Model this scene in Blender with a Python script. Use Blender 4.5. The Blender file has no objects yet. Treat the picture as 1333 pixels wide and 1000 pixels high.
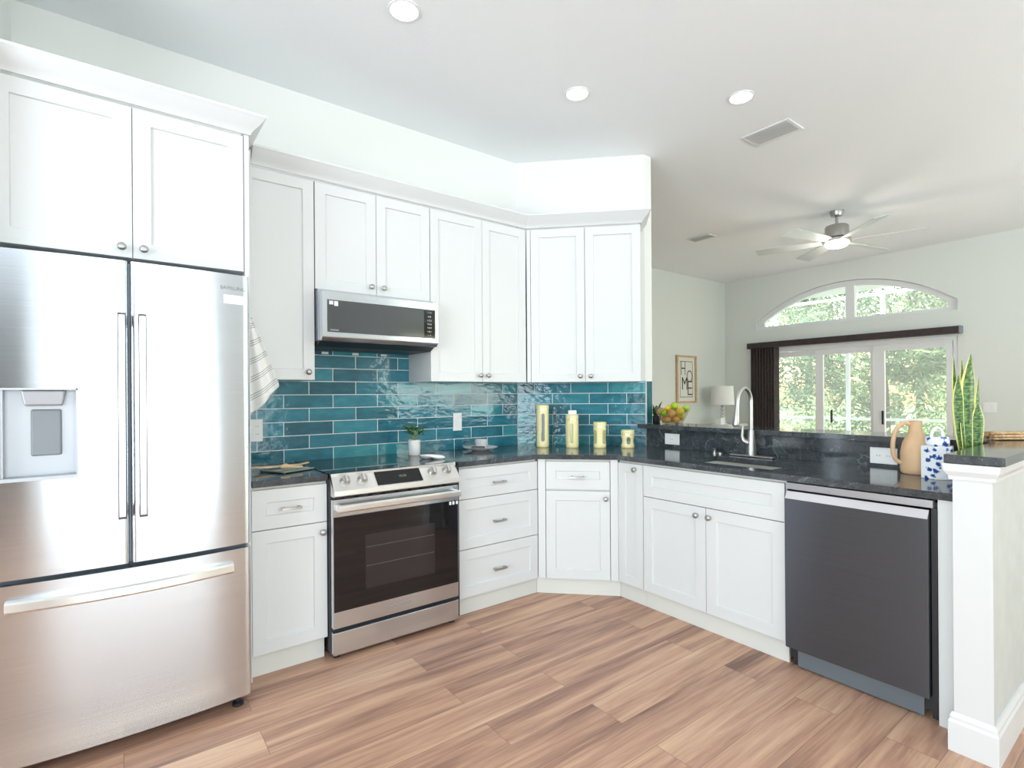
import bpy, bmesh, math, random
from mathutils import Vector, Matrix
random.seed(7)
SC = bpy.context.scene
COL = SC.collection
R = math.radians

# ------------------------------------------------------------------ camera, world, lights, exposure
cam_data = bpy.data.cameras.new('camera')
cam_data.sensor_fit = 'HORIZONTAL'
cam_data.sensor_width = 36.0
cam_data.lens = 36.0 * 682.337 / 1333.0
cam_data.shift_y = 14.378 / 1333.0
cam_data.clip_end = 200
cam = bpy.data.objects.new('camera', cam_data)
COL.objects.link(cam)
yaw, roll = R(53.054), R(0.397)
fw = Vector((math.cos(yaw), math.sin(yaw), 0))
rt = Vector((math.sin(yaw), -math.cos(yaw), 0))
up = Vector((0, 0, 1))
r2 = rt * math.cos(roll) - up * math.sin(roll)
u2 = rt * math.sin(roll) + up * math.cos(roll)
cam.matrix_world = Matrix(((r2.x, u2.x, -fw.x, -0.836), (r2.y, u2.y, -fw.y, -3.265), (r2.z, u2.z, -fw.z, 1.301), (0, 0, 0, 1)))
SC.camera = cam

SC.view_settings.view_transform = 'Standard'
SC.view_settings.look = 'None'
SC.view_settings.gamma = 1
SC.view_settings.use_curve_mapping = False
SC.view_settings.exposure = -0.10

world = bpy.data.worlds.new('sky')
SC.world = world
world.use_nodes = True
wn = world.node_tree
wn.nodes.clear()
sky = wn.nodes.new('ShaderNodeTexSky')
sky.sky_type = 'NISHITA'
sky.sun_disc = False
sky.sun_elevation = R(50)
sky.sun_rotation = R(100)
sky.air_density = 1.6
sky.dust_density = 3.0
bg = wn.nodes.new('ShaderNodeBackground')
bg.inputs['Strength'].default_value = 0.9
wo = wn.nodes.new('ShaderNodeOutputWorld')
wn.links.new(sky.outputs[0], bg.inputs['Color'])
wn.links.new(bg.outputs[0], wo.inputs['Surface'])


def lamp(name, kind, loc, direction, energy, color=(1, 1, 1), **kw):
    d = bpy.data.lights.new(name, kind)
    d.energy = energy
    d.color = color
    for k, v in kw.items():
        setattr(d, k, v)
    o = bpy.data.objects.new(name, d)
    o.location = loc
    o.rotation_euler = Vector(direction).to_track_quat('-Z', 'Y').to_euler()
    COL.objects.link(o)
    return o


lamp('sunlight', 'SUN', (4, -4, 12), (0.35, 0.30, -0.88), 6.0, (1.0, 0.96, 0.88), angle=R(2))
# added fill lamps out of view, set in invented wall openings
lamp('fill_light_back', 'AREA', (-0.55, -6.35, 1.45), (0, 0.93, 0.37), 76, (0.83, 0.93, 1.0), spread=R(140), shape='RECTANGLE', size=3.5, size_y=2.6)
lamp('fill_light_left', 'AREA', (-4.3, -3.6, 1.45), (0.85, 0, 0.53), 205, (0.83, 0.93, 1.0), spread=R(140), shape='RECTANGLE', size=3.2, size_y=2.2)
lamp('fill_light_living', 'AREA', (4.7, -6.3, 1.4), (0, 0.6, 0.8), 140, (0.86, 0.99, 0.98), spread=R(150), shape='RECTANGLE', size=2.6, size_y=2.2)  # unseen fill added to brighten the living room
p1 = lamp('door_portal', 'AREA', (7.42, -0.2, 1.0), (-1, 0, 0), 1, shape='RECTANGLE', size=2.5, size_y=1.95)
p1.data.cycles.is_portal = True

# ------------------------------------------------------------------ materials
def new_mat(name):
    m = bpy.data.materials.new(name)
    m.use_nodes = True
    nt = m.node_tree
    return m, nt, nt.nodes['Principled BSDF']


def simple(name, color, rough=0.5, metal=0.0, spec=0.5, noise=0.0, scale=8.0, bump=0.0, bscale=200.0, aniso=0.0, coat=0.0, emit=None, estr=0.0):
    m, nt, p = new_mat(name)
    c = tuple(color) + (1,)
    p.inputs['Base Color'].default_value = c
    p.inputs['Roughness'].default_value = rough
    p.inputs['Metallic'].default_value = metal
    p.inputs['Specular IOR Level'].default_value = spec
    if aniso:
        p.inputs['Anisotropic'].default_value = aniso
    if coat:
        p.inputs['Coat Weight'].default_value = coat
        p.inputs['Coat Roughness'].default_value = 0.05
    if emit:
        p.inputs['Emission Color'].default_value = tuple(emit) + (1,)
        p.inputs['Emission Strength'].default_value = estr
    tc = nt.nodes.new('ShaderNodeTexCoord')
    if noise:
        n = nt.nodes.new('ShaderNodeTexNoise')
        n.inputs['Scale'].default_value = scale
        n.inputs['Detail'].default_value = 3
        nt.links.new(tc.outputs['Object'], n.inputs['Vector'])
        r = nt.nodes.new('ShaderNodeValToRGB')
        r.color_ramp.elements[0].position = 0.3
        r.color_ramp.elements[1].position = 0.7
        r.color_ramp.elements[0].color = tuple(max(0, x * (1 - noise)) for x in color) + (1,)
        r.color_ramp.elements[1].color = tuple(min(1, x * (1 + noise)) for x in color) + (1,)
        nt.links.new(n.outputs['Fac'], r.inputs['Fac'])
        nt.links.new(r.outputs['Color'], p.inputs['Base Color'])
    if bump:
        n = nt.nodes.new('ShaderNodeTexNoise')
        n.inputs['Scale'].default_value = bscale
        n.inputs['Detail'].default_value = 2
        nt.links.new(tc.outputs['Object'], n.inputs['Vector'])
        b = nt.nodes.new('ShaderNodeBump')
        b.inputs['Strength'].default_value = bump
        b.inputs['Distance'].default_value = 0.002
        nt.links.new(n.outputs['Fac'], b.inputs['Height'])
        nt.links.new(b.outputs['Normal'], p.inputs['Normal'])
    return m


def brushed(name, color, rough, stretch, vertical=False):
    """brushed steel: fine streaks along the grain, blur across it"""
    m, nt, p = new_mat(name)
    p.inputs['Metallic'].default_value = 1.0
    p.inputs['Roughness'].default_value = rough
    p.inputs['Anisotropic'].default_value = 0.88
    p.inputs['Anisotropic Rotation'].default_value = 0.25
    tg = nt.nodes.new('ShaderNodeTangent')
    tg.direction_type = 'RADIAL'; tg.axis = 'Z'
    nt.links.new(tg.outputs[0], p.inputs['Tangent'])
    tc = nt.nodes.new('ShaderNodeTexCoord')
    mp = nt.nodes.new('ShaderNodeMapping')
    mp.inputs['Scale'].default_value = stretch
    n = nt.nodes.new('ShaderNodeTexNoise')
    n.inputs['Scale'].default_value = 1.0
    n.inputs['Detail'].default_value = 2
    nt.links.new(tc.outputs['Object'], mp.inputs['Vector'])
    nt.links.new(mp.outputs['Vector'], n.inputs['Vector'])
    r = nt.nodes.new('ShaderNodeValToRGB')
    r.color_ramp.elements[0].position = 0.35
    r.color_ramp.elements[1].position = 0.65
    r.color_ramp.elements[0].color = tuple(x * 0.95 for x in color) + (1,)
    r.color_ramp.elements[1].color = tuple(min(1, x * 1.04) for x in color) + (1,)
    nt.links.new(n.outputs['Fac'], r.inputs['Fac'])
    nt.links.new(r.outputs['Color'], p.inputs['Base Color'])
    b = nt.nodes.new('ShaderNodeBump')
    b.inputs['Strength'].default_value = 0.02
    b.inputs['Distance'].default_value = 0.0004
    nt.links.new(n.outputs['Fac'], b.inputs['Height'])
    nt.links.new(b.outputs['Normal'], p.inputs['Normal'])
    return m


def see_through(name, tint=(1, 1, 1), gloss=0.08, film=0.0, film_color=(1, 1, 1)):
    """thin glass or screen: transparent, a share of gloss, a share of diffuse"""
    m = bpy.data.materials.new(name)
    m.use_nodes = True
    nt = m.node_tree
    nt.nodes.clear()
    out = nt.nodes.new('ShaderNodeOutputMaterial')
    t = nt.nodes.new('ShaderNodeBsdfTransparent')
    t.inputs['Color'].default_value = tuple(tint) + (1,)
    g = nt.nodes.new('ShaderNodeBsdfGlossy')
    g.inputs['Roughness'].default_value = 0.02
    mx = nt.nodes.new('ShaderNodeMixShader')
    mx.inputs[0].default_value = gloss
    nt.links.new(t.outputs[0], mx.inputs[1])
    nt.links.new(g.outputs[0], mx.inputs[2])
    last = mx
    if film:
        d = nt.nodes.new('ShaderNodeBsdfTranslucent')
        d.inputs['Color'].default_value = tuple(film_color) + (1,)
        d2 = nt.nodes.new('ShaderNodeBsdfDiffuse')
        d2.inputs['Color'].default_value = tuple(film_color) + (1,)
        a = nt.nodes.new('ShaderNodeMixShader')
        a.inputs[0].default_value = 0.5
        nt.links.new(d.outputs[0], a.inputs[1])
        nt.links.new(d2.outputs[0], a.inputs[2])
        m2 = nt.nodes.new('ShaderNodeMixShader')
        m2.inputs[0].default_value = film
        nt.links.new(mx.outputs[0], m2.inputs[1])
        nt.links.new(a.outputs[0], m2.inputs[2])
        last = m2
    nt.links.new(last.outputs[0], out.inputs['Surface'])
    return m


M = {}
M['wall'] = simple('warm_white_paint', (0.84, 0.845, 0.815), 0.6, bump=0.06, bscale=300)
M['wall_gray'] = simple('pale_greige_paint', (0.72, 0.745, 0.705), 0.6, bump=0.06, bscale=300)
M['pony_paint'] = simple('gray_plaster_paint', (0.56, 0.575, 0.555), 0.6, noise=0.04, scale=12, bump=0.1, bscale=120)
M['ceiling'] = simple('textured_ceiling_paint', (0.88, 0.903, 0.922), 0.75, bump=0.35, bscale=60)
M['trim'] = simple('white_trim_paint', (0.78, 0.785, 0.79), 0.35)
M['post_paint'] = simple('white_post_paint', (0.66, 0.665, 0.665), 0.4)
M['cabinet'] = simple('white_cabinet_lacquer', (0.70, 0.712, 0.718), 0.35)
M['cabinet_body'] = simple('cream_cabinet_box', (0.70, 0.70, 0.66), 0.45)
M['bottom_trim'] = simple('white_baseboard_paint', (0.70, 0.705, 0.71), 0.35)
M['nickel'] = simple('brushed_nickel', (0.47, 0.46, 0.44), 0.36, metal=1)
M['steel'] = brushed('stainless_steel', (0.705, 0.76, 0.815), 0.19, (2, 2, 600))
M['steel_dark'] = brushed('slate_stainless', (0.135, 0.15, 0.18), 0.34, (2, 2, 600))
M['steel_lip'] = simple('bright_stainless_edge', (0.72, 0.71, 0.74), 0.3, metal=1)
M['gray_strip'] = simple('gray_metal_strip', (0.42, 0.42, 0.45), 0.35, metal=0.8)
M['steel_plain'] = simple('satin_steel', (0.75, 0.74, 0.72), 0.3, metal=1)
M['edge_reflection'] = simple('painted_edge_reflection', (0.12, 0.115, 0.13), 0.4, metal=0.5)  # dark reflection along the handle edges, put into the colour
M['black_glass'] = simple('black_glass', (0.010, 0.009, 0.010), 0.04, spec=0.5)
M['window_glass'] = simple('dark_oven_window', (0.028, 0.022, 0.024), 0.06)
M['micro_glass'] = simple('smoked_door_glass', (0.06, 0.065, 0.07), 0.08, spec=0.8)
M['dark'] = simple('black_plastic', (0.02, 0.02, 0.024), 0.45)
M['gray_plastic'] = simple('gray_plastic', (0.22, 0.24, 0.27), 0.45)
M['vent_gray'] = simple('vent_shadow_gray', (0.50, 0.51, 0.53), 0.6)
M['silver_plastic'] = simple('silver_plastic', (0.42, 0.44, 0.48), 0.35, metal=0.5)
M['slate_plastic'] = simple('slate_kick_plate', (0.16, 0.19, 0.22), 0.4, metal=0.3)
M['white_plastic'] = simple('white_plastic', (0.85, 0.85, 0.85), 0.35)
M['white_ceramic'] = simple('white_glazed_ceramic', (0.84, 0.84, 0.84), 0.15)
M['ink'] = simple('dark_ink', (0.02, 0.02, 0.02), 0.6)
M['rack_gray'] = simple('dim_rack_wire', (0.10, 0.095, 0.095), 0.4)
M['gray_ink'] = simple('gray_lettering', (0.25, 0.25, 0.26), 0.5)
M['pale_ink'] = simple('pale_lettering', (0.75, 0.76, 0.78), 0.5)
M['paper'] = simple('sticker_paper', (0.85, 0.85, 0.85), 0.6)
M['lens'] = simple('lit_lens', (1, 1, 1), 0.4, emit=(1.0, 0.96, 0.9), estr=9)
M['fan_lens'] = simple('lit_fan_lens', (1, 1, 1), 0.4, emit=(1.0, 0.93, 0.82), estr=6)
M['pale_yellow'] = simple('pale_yellow_enamel', (0.90, 0.80, 0.43), 0.35)
M['jar_glass'] = simple('dim_jar_glass', (0.20, 0.20, 0.17), 0.08)
M['lime_glass'] = simple('yellowish_jar_glass', (0.50, 0.48, 0.24), 0.12)
M['tan_clay'] = simple('tan_matte_clay', (0.66, 0.44, 0.26), 0.8, noise=0.08, scale=14, bump=0.1, bscale=120)
M['shade_cloth'] = simple('white_lamp_cloth', (0.80, 0.80, 0.78), 0.8)
M['frosted'] = simple('clear_bead_glass', (0.62, 0.63, 0.62), 0.12, metal=0.25)
M['light_wood'] = simple('light_oak', (0.56, 0.38, 0.22), 0.5, noise=0.15, scale=20)
M['canvas'] = simple('cream_canvas', (0.74, 0.73, 0.66), 0.8)
M['blind'] = simple('dark_brown_vane', (0.035, 0.022, 0.022), 0.6, noise=0.3, scale=30)
M['leaf'] = simple('plant_leaf', (0.10, 0.22, 0.05), 0.4, noise=0.4, scale=40)
M['dark_leaf'] = simple('dark_plant_leaf', (0.03, 0.09, 0.025), 0.4, noise=0.4, scale=40)
M['stem'] = simple('plant_stem', (0.32, 0.36, 0.16), 0.5)
M['soil'] = simple('dark_soil', (0.04, 0.03, 0.02), 0.9)
M['lemon'] = simple('lemon_peel', (0.85, 0.60, 0.035), 0.35, noise=0.06, scale=30, bump=0.15, bscale=180)
M['orange'] = simple('pale_orange_peel', (0.78, 0.40, 0.10), 0.4, noise=0.08, scale=30, bump=0.15, bscale=180)
M['lime'] = simple('lime_peel', (0.36, 0.52, 0.02), 0.35, noise=0.12, scale=30, bump=0.15, bscale=180)
M['glass'] = see_through('window_pane_glass', (0.96, 0.985, 0.965), 0.05)
M['bowl_glass'] = see_through('clear_bowl_glass', (0.93, 0.94, 0.92), 0.14)
M['board_glass'] = simple('green_tempered_glass', (0.20, 0.30, 0.29), 0.06)
M['screen'] = see_through('insect_screen', (1, 1, 1), 0.0, film=0.20, film_color=(0.92, 0.93, 0.90))
M['bamboo'] = simple('pale_bamboo', (0.72, 0.52, 0.32), 0.5, noise=0.1, scale=30)
M['stick'] = simple('dried_sticks', (0.58, 0.38, 0.20), 0.7, noise=0.35, scale=40)
M['twine'] = simple('pale_twine', (0.70, 0.58, 0.40), 0.8)
M['gray_ceramic'] = simple('light_gray_ceramic', (0.60, 0.60, 0.60), 0.35)
M['charcoal_cloth'] = simple('charcoal_napkin', (0.10, 0.09, 0.095), 0.9)
M['grout'] = simple('white_grout', (0.80, 0.82, 0.82), 0.7)
M['concrete'] = simple('pale_concrete', (0.74, 0.74, 0.72), 0.8, noise=0.05, scale=3)
M['grass'] = simple('lawn', (0.30, 0.38, 0.16), 0.9, noise=0.3, scale=4)
M['bark'] = simple('tree_bark', (0.16, 0.12, 0.08), 0.9, noise=0.3, scale=6)
M['tree_leaf_a'] = simple('bright_tree_leaf', (0.30, 0.40, 0.15), 0.6, noise=0.45, scale=2.5)
M['tree_leaf_b'] = simple('deep_tree_leaf', (0.17, 0.27, 0.12), 0.6, noise=0.45, scale=2.5)
M['tree_leaf_c'] = simple('olive_tree_leaf', (0.32, 0.36, 0.19), 0.6, noise=0.45, scale=2.5)
M['fan_blade'] = simple('silver_fan_blade', (0.62, 0.66, 0.64), 0.35, metal=0.2)
M['steel_sink'] = simple('satin_sink_steel', (0.72, 0.71, 0.67), 0.35, metal=0.7)


def granite():
    m, nt, p = new_mat('dark_soapstone_granite')
    tc = nt.nodes.new('ShaderNodeTexCoord')
    geo = nt.nodes.new('ShaderNodeNewGeometry')
    n1 = nt.nodes.new('ShaderNodeTexNoise')
    n1.inputs['Scale'].default_value = 16
    n1.inputs['Detail'].default_value = 9
    n1.inputs['Roughness'].default_value = 0.75
    n2 = nt.nodes.new('ShaderNodeTexNoise')
    n2.inputs['Scale'].default_value = 240
    n2.inputs['Detail'].default_value = 2
    for n in (n1, n2):
        nt.links.new(geo.outputs['Position'], n.inputs['Vector'])
    r1 = nt.nodes.new('ShaderNodeValToRGB')
    e = r1.color_ramp.elements
    e[0].position, e[0].color = 0.28, (0.014, 0.017, 0.021, 1)
    e[1].position, e[1].color = 0.72, (0.085, 0.095, 0.105, 1)
    nt.links.new(n1.outputs['Fac'], r1.inputs['Fac'])
    # thin pale veins
    w = nt.nodes.new('ShaderNodeTexNoise')
    w.inputs['Scale'].default_value = 2.6
    w.inputs['Detail'].default_value = 6
    w.inputs['Distortion'].default_value = 1.2
    nt.links.new(geo.outputs['Position'], w.inputs['Vector'])
    s = nt.nodes.new('ShaderNodeMath'); s.operation = 'SUBTRACT'; s.inputs[1].default_value = 0.5
    a = nt.nodes.new('ShaderNodeMath'); a.operation = 'ABSOLUTE'
    nt.links.new(w.outputs['Fac'], s.inputs[0]); nt.links.new(s.outputs[0], a.inputs[0])
    rv = nt.nodes.new('ShaderNodeValToRGB')
    rv.color_ramp.elements[0].position, rv.color_ramp.elements[0].color = 0.0, (0.42, 0.42, 0.42, 1)
    rv.color_ramp.elements[1].position, rv.color_ramp.elements[1].color = 0.0045, (0, 0, 0, 1)
    nt.links.new(a.outputs[0], rv.inputs['Fac'])
    rs = nt.nodes.new('ShaderNodeValToRGB')
    rs.color_ramp.elements[0].position, rs.color_ramp.elements[0].color = 0.62, (0, 0, 0, 1)
    rs.color_ramp.elements[1].position, rs.color_ramp.elements[1].color = 0.75, (0.16, 0.17, 0.18, 1)
    nt.links.new(n2.outputs['Fac'], rs.inputs['Fac'])
    mx = nt.nodes.new('ShaderNodeMix'); mx.data_type = 'RGBA'; mx.blend_type = 'ADD'; mx.inputs[0].default_value = 1
    nt.links.new(r1.outputs['Color'], mx.inputs[6]); nt.links.new(rs.outputs['Color'], mx.inputs[7])
    mx2 = nt.nodes.new('ShaderNodeMix'); mx2.data_type = 'RGBA'; mx2.inputs[7].default_value = (0.30, 0.33, 0.34, 1)
    nt.links.new(rv.outputs['Color'], mx2.inputs[0]); nt.links.new(mx.outputs[2], mx2.inputs[6])
    nt.links.new(mx2.outputs[2], p.inputs['Base Color'])
    p.inputs['Roughness'].default_value = 0.10
    p.inputs['Specular IOR Level'].default_value = 0.6
    return m


M['granite'] = granite()


def tile(name, w, x_shift, wave):
    """glazed handmade tiles, coordinates along the slab's own x and z"""
    m, nt, p = new_mat(name)
    tc = nt.nodes.new('ShaderNodeTexCoord')
    sep = nt.nodes.new('ShaderNodeSeparateXYZ')
    nt.links.new(tc.outputs['Object'], sep.inputs[0])
    cmb = nt.nodes.new('ShaderNodeCombineXYZ')
    ax = nt.nodes.new('ShaderNodeMath'); ax.inputs[1].default_value = 40 * w - x_shift
    nt.links.new(sep.outputs['X'], ax.inputs[0])
    az = nt.nodes.new('ShaderNodeMath'); az.inputs[1].default_value = -0.9075 + 80 * 0.0807
    nt.links.new(sep.outputs['Z'], az.inputs[0])
    nt.links.new(ax.outputs[0], cmb.inputs[0]); nt.links.new(az.outputs[0], cmb.inputs[1])
    br = nt.nodes.new('ShaderNodeTexBrick')
    br.offset, br.offset_frequency, br.squash = 0.5, 2, 1.0
    br.inputs['Scale'].default_value = 1.0
    br.inputs['Brick Width'].default_value = w
    br.inputs['Row Height'].default_value = 0.0807
    br.inputs['Mortar Size'].default_value = 0.0021
    br.inputs['Mortar Smooth'].default_value = 0.1
    br.inputs['Color1'].default_value = (0, 0, 0, 1)
    br.inputs['Color2'].default_value = (1, 1, 1, 1)
    br.inputs['Mortar'].default_value = (0.5, 0.5, 0.5, 1)
    nt.links.new(cmb.outputs[0], br.inputs['Vector'])
    n = nt.nodes.new('ShaderNodeTexNoise')
    n.inputs['Scale'].default_value = 13; n.inputs['Detail'].default_value = 7; n.inputs['Roughness'].default_value = 0.62
    mp = nt.nodes.new('ShaderNodeMapping'); mp.inputs['Scale'].default_value = (0.7, 1, 1.6)
    nt.links.new(tc.outputs['Object'], mp.inputs[0])
    # every tile samples its own piece of the noise
    vadd = nt.nodes.new('ShaderNodeVectorMath'); vadd.operation = 'MULTIPLY_ADD'
    vadd.inputs[1].default_value = (7, 9, 5)
    nt.links.new(br.outputs['Color'], vadd.inputs[0]); nt.links.new(mp.outputs[0], vadd.inputs[2])
    nt.links.new(vadd.outputs[0], n.inputs['Vector'])
    mixv = nt.nodes.new('ShaderNodeMath'); mixv.operation = 'MULTIPLY_ADD'
    mixv.inputs[1].default_value = 0.42
    sc = nt.nodes.new('ShaderNodeMath'); sc.operation = 'MULTIPLY'; sc.inputs[1].default_value = 0.62
    nt.links.new(n.outputs['Fac'], sc.inputs[0])
    nt.links.new(br.outputs['Color'], mixv.inputs[0]); nt.links.new(sc.outputs[0], mixv.inputs[2])
    r = nt.nodes.new('ShaderNodeValToRGB')
    el = r.color_ramp.elements
    el[0].position, el[0].color = 0.12, (0.020, 0.078, 0.102, 1)
    el[1].position, el[1].color = 0.90, (0.090, 0.420, 0.480, 1)
    x = el.new(0.36); x.color = (0.028, 0.140, 0.188, 1)
    x = el.new(0.58); x.color = (0.036, 0.220, 0.295, 1)
    x = el.new(0.74); x.color = (0.055, 0.300, 0.345, 1)
    nt.links.new(mixv.outputs[0], r.inputs['Fac'])
    mx = nt.nodes.new('ShaderNodeMix'); mx.data_type = 'RGBA'
    mx.inputs[7].default_value = (0.86, 0.89, 0.89, 1)
    nt.links.new(br.outputs['Fac'], mx.inputs[0]); nt.links.new(r.outputs['Color'], mx.inputs[6])
    nt.links.new(mx.outputs[2], p.inputs['Base Color'])
    rr = nt.nodes.new('ShaderNodeMapRange')
    rr.inputs[3].default_value = 0.09; rr.inputs[4].default_value = 0.7
    nt.links.new(br.outputs['Fac'], rr.inputs[0]); nt.links.new(rr.outputs[0], p.inputs['Roughness'])
    n2 = nt.nodes.new('ShaderNodeTexNoise'); n2.inputs['Scale'].default_value = 30; n2.inputs['Detail'].default_value = 2
    mp2 = nt.nodes.new('ShaderNodeMapping'); mp2.inputs['Scale'].default_value = (0.6, 1, 1.2)
    nt.links.new(tc.outputs['Object'], mp2.inputs[0]); nt.links.new(mp2.outputs[0], n2.inputs['Vector'])
    sub = nt.nodes.new('ShaderNodeMath'); sub.operation = 'SUBTRACT'
    nt.links.new(n2.outputs['Fac'], sub.inputs[0]); nt.links.new(br.outputs['Fac'], sub.inputs[1])
    b = nt.nodes.new('ShaderNodeBump'); b.inputs['Strength'].default_value = 0.6; b.inputs['Distance'].default_value = wave
    nt.links.new(sub.outputs[0], b.inputs['Height']); nt.links.new(b.outputs['Normal'], p.inputs['Normal'])
    return m


def floor_mat():
    m, nt, p = new_mat('walnut_plank_floor')
    tc = nt.nodes.new('ShaderNodeTexCoord')
    br = nt.nodes.new('ShaderNodeTexBrick')
    br.offset, br.offset_frequency = 0.37, 2
    br.inputs['Scale'].default_value = 1.0
    br.inputs['Brick Width'].default_value = 1.15
    br.inputs['Row Height'].default_value = 0.165
    br.inputs['Mortar Size'].default_value = 0.0009
    br.inputs['Color1'].default_value = (0, 0, 0, 1)
    br.inputs['Color2'].default_value = (1, 1, 1, 1)
    br.inputs['Mortar'].default_value = (0.2, 0.2, 0.2, 1)
    mp0 = nt.nodes.new('ShaderNodeMapping'); mp0.inputs['Location'].default_value = (30.3, 33.05, 0)
    nt.links.new(tc.outputs['Object'], mp0.inputs[0]); nt.links.new(mp0.outputs[0], br.inputs['Vector'])
    off = nt.nodes.new('ShaderNodeVectorMath'); off.operation = 'MULTIPLY_ADD'; off.inputs[1].default_value = (13, 5, 9)
    nt.links.new(br.outputs['Color'], off.inputs[0]); nt.links.new(tc.outputs['Object'], off.inputs[2])
    mp = nt.nodes.new('ShaderNodeMapping'); mp.inputs['Scale'].default_value = (0.9, 13, 1)
    nt.links.new(off.outputs[0], mp.inputs[0])
    n = nt.nodes.new('ShaderNodeTexNoise'); n.inputs['Scale'].default_value = 1.0; n.inputs['Detail'].default_value = 7
    n.inputs['Roughness'].default_value = 0.62; n.inputs['Distortion'].default_value = 0.5
    nt.links.new(mp.outputs[0], n.inputs['Vector'])
    mp3 = nt.nodes.new('ShaderNodeMapping'); mp3.inputs['Scale'].default_value = (4, 120, 1)
    nt.links.new(off.outputs[0], mp3.inputs[0])
    n3 = nt.nodes.new('ShaderNodeTexNoise'); n3.inputs['Scale'].default_value = 1.0; n3.inputs['Detail'].default_value = 3
    nt.links.new(mp3.outputs[0], n3.inputs['Vector'])
    m1 = nt.nodes.new('ShaderNodeMath'); m1.operation = 'MULTIPLY_ADD'; m1.inputs[1].default_value = 0.13
    nt.links.new(br.outputs['Color'], m1.inputs[0]); nt.links.new(n.outputs['Fac'], m1.inputs[2])
    m2 = nt.nodes.new('ShaderNodeMath'); m2.operation = 'MULTIPLY_ADD'; m2.inputs[1].default_value = 0.20
    nt.links.new(n3.outputs['Fac'], m2.inputs[0]); nt.links.new(m1.outputs[0], m2.inputs[2])
    r = nt.nodes.new('ShaderNodeValToRGB')
    el = r.color_ramp.elements
    el[0].position, el[0].color = 0.42, (0.195, 0.105, 0.078, 1)
    el[1].position, el[1].color = 0.88, (0.74, 0.49, 0.33, 1)
    x = el.new(0.56); x.color = (0.375, 0.208, 0.148, 1)
    x = el.new(0.68); x.color = (0.54, 0.315, 0.212, 1)
    nt.links.new(m2.outputs[0], r.inputs['Fac'])
    mx = nt.nodes.new('ShaderNodeMix'); mx.data_type = 'RGBA'; mx.inputs[7].default_value = (0.20, 0.115, 0.08, 1)
    nt.links.new(br.outputs['Fac'], mx.inputs[0]); nt.links.new(r.outputs['Color'], mx.inputs[6])
    nt.links.new(mx.outputs[2], p.inputs['Base Color'])
    p.inputs['Roughness'].default_value = 0.38
    p.inputs['Specular IOR Level'].default_value = 0.4
    b = nt.nodes.new('ShaderNodeBump'); b.inputs['Strength'].default_value = 0.15; b.inputs['Distance'].default_value = 0.001
    nt.links.new(n3.outputs['Fac'], b.inputs['Height']); nt.links.new(b.outputs['Normal'], p.inputs['Normal'])
    return m


def towel_mat():
    m, nt, p = new_mat('striped_white_cotton')
    tc = nt.nodes.new('ShaderNodeTexCoord')
    sep = nt.nodes.new('ShaderNodeSeparateXYZ')
    nt.links.new(tc.outputs['UV'], sep.inputs[0])
    # three thin stripes in every repeat
    fr = nt.nodes.new('ShaderNodeMath'); fr.operation = 'FRACT'
    ml = nt.nodes.new('ShaderNodeMath'); ml.operation = 'MULTIPLY'; ml.inputs[1].default_value = 5.2
    nt.links.new(sep.outputs['Y'], ml.inputs[0]); nt.links.new(ml.outputs[0], fr.inputs[0])
    r = nt.nodes.new('ShaderNodeValToRGB'); r.color_ramp.interpolation = 'CONSTANT'
    el = r.color_ramp.elements
    W, G = (0.84, 0.84, 0.82, 1), (0.33, 0.36, 0.38, 1)
    el[0].position, el[0].color = 0.0, W
    el[1].position, el[1].color = 0.30, G
    for q, c in ((0.345, W), (0.43, G), (0.475, W), (0.56, G), (0.605, W)):
        x = el.new(q); x.color = c
    nt.links.new(fr.outputs[0], r.inputs['Fac']); nt.links.new(r.outputs['Color'], p.inputs['Base Color'])
    p.inputs['Roughness'].default_value = 0.9
    return m


def snake_mat():
    m, nt, p = new_mat('variegated_snake_leaf')
    tc = nt.nodes.new('ShaderNodeTexCoord')
    sep = nt.nodes.new('ShaderNodeSeparateXYZ')
    nt.links.new(tc.outputs['UV'], sep.inputs[0])
    s = nt.nodes.new('ShaderNodeMath'); s.operation = 'SUBTRACT'; s.inputs[1].default_value = 0.5
    a = nt.nodes.new('ShaderNodeMath'); a.operation = 'ABSOLUTE'
    nt.links.new(sep.outputs['X'], s.inputs[0]); nt.links.new(s.outputs[0], a.inputs[0])
    g = nt.nodes.new('ShaderNodeMath'); g.operation = 'GREATER_THAN'; g.inputs[1].default_value = 0.37
    nt.links.new(a.outputs[0], g.inputs[0])
    mp = nt.nodes.new('ShaderNodeMapping'); mp.inputs['Scale'].default_value = (3, 34, 1)
    nt.links.new(tc.outputs['UV'], mp.inputs[0])
    n = nt.nodes.new('ShaderNodeTexNoise'); n.inputs['Scale'].default_value = 1; n.inputs['Detail'].default_value = 3
    nt.links.new(mp.outputs[0], n.inputs['Vector'])
    r = nt.nodes.new('ShaderNodeValToRGB')
    r.color_ramp.elements[0].position, r.color_ramp.elements[0].color = 0.40, (0.020, 0.060, 0.018, 1)
    r.color_ramp.elements[1].position, r.color_ramp.elements[1].color = 0.62, (0.15, 0.30, 0.06, 1)
    nt.links.new(n.outputs['Fac'], r.inputs['Fac'])
    mx = nt.nodes.new('ShaderNodeMix'); mx.data_type = 'RGBA'; mx.inputs[7].default_value = (0.80, 0.76, 0.26, 1)
    nt.links.new(g.outputs[0], mx.inputs[0]); nt.links.new(r.outputs['Color'], mx.inputs[6])
    nt.links.new(mx.outputs[2], p.inputs['Base Color'])
    p.inputs['Roughness'].default_value = 0.4
    return m


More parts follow.
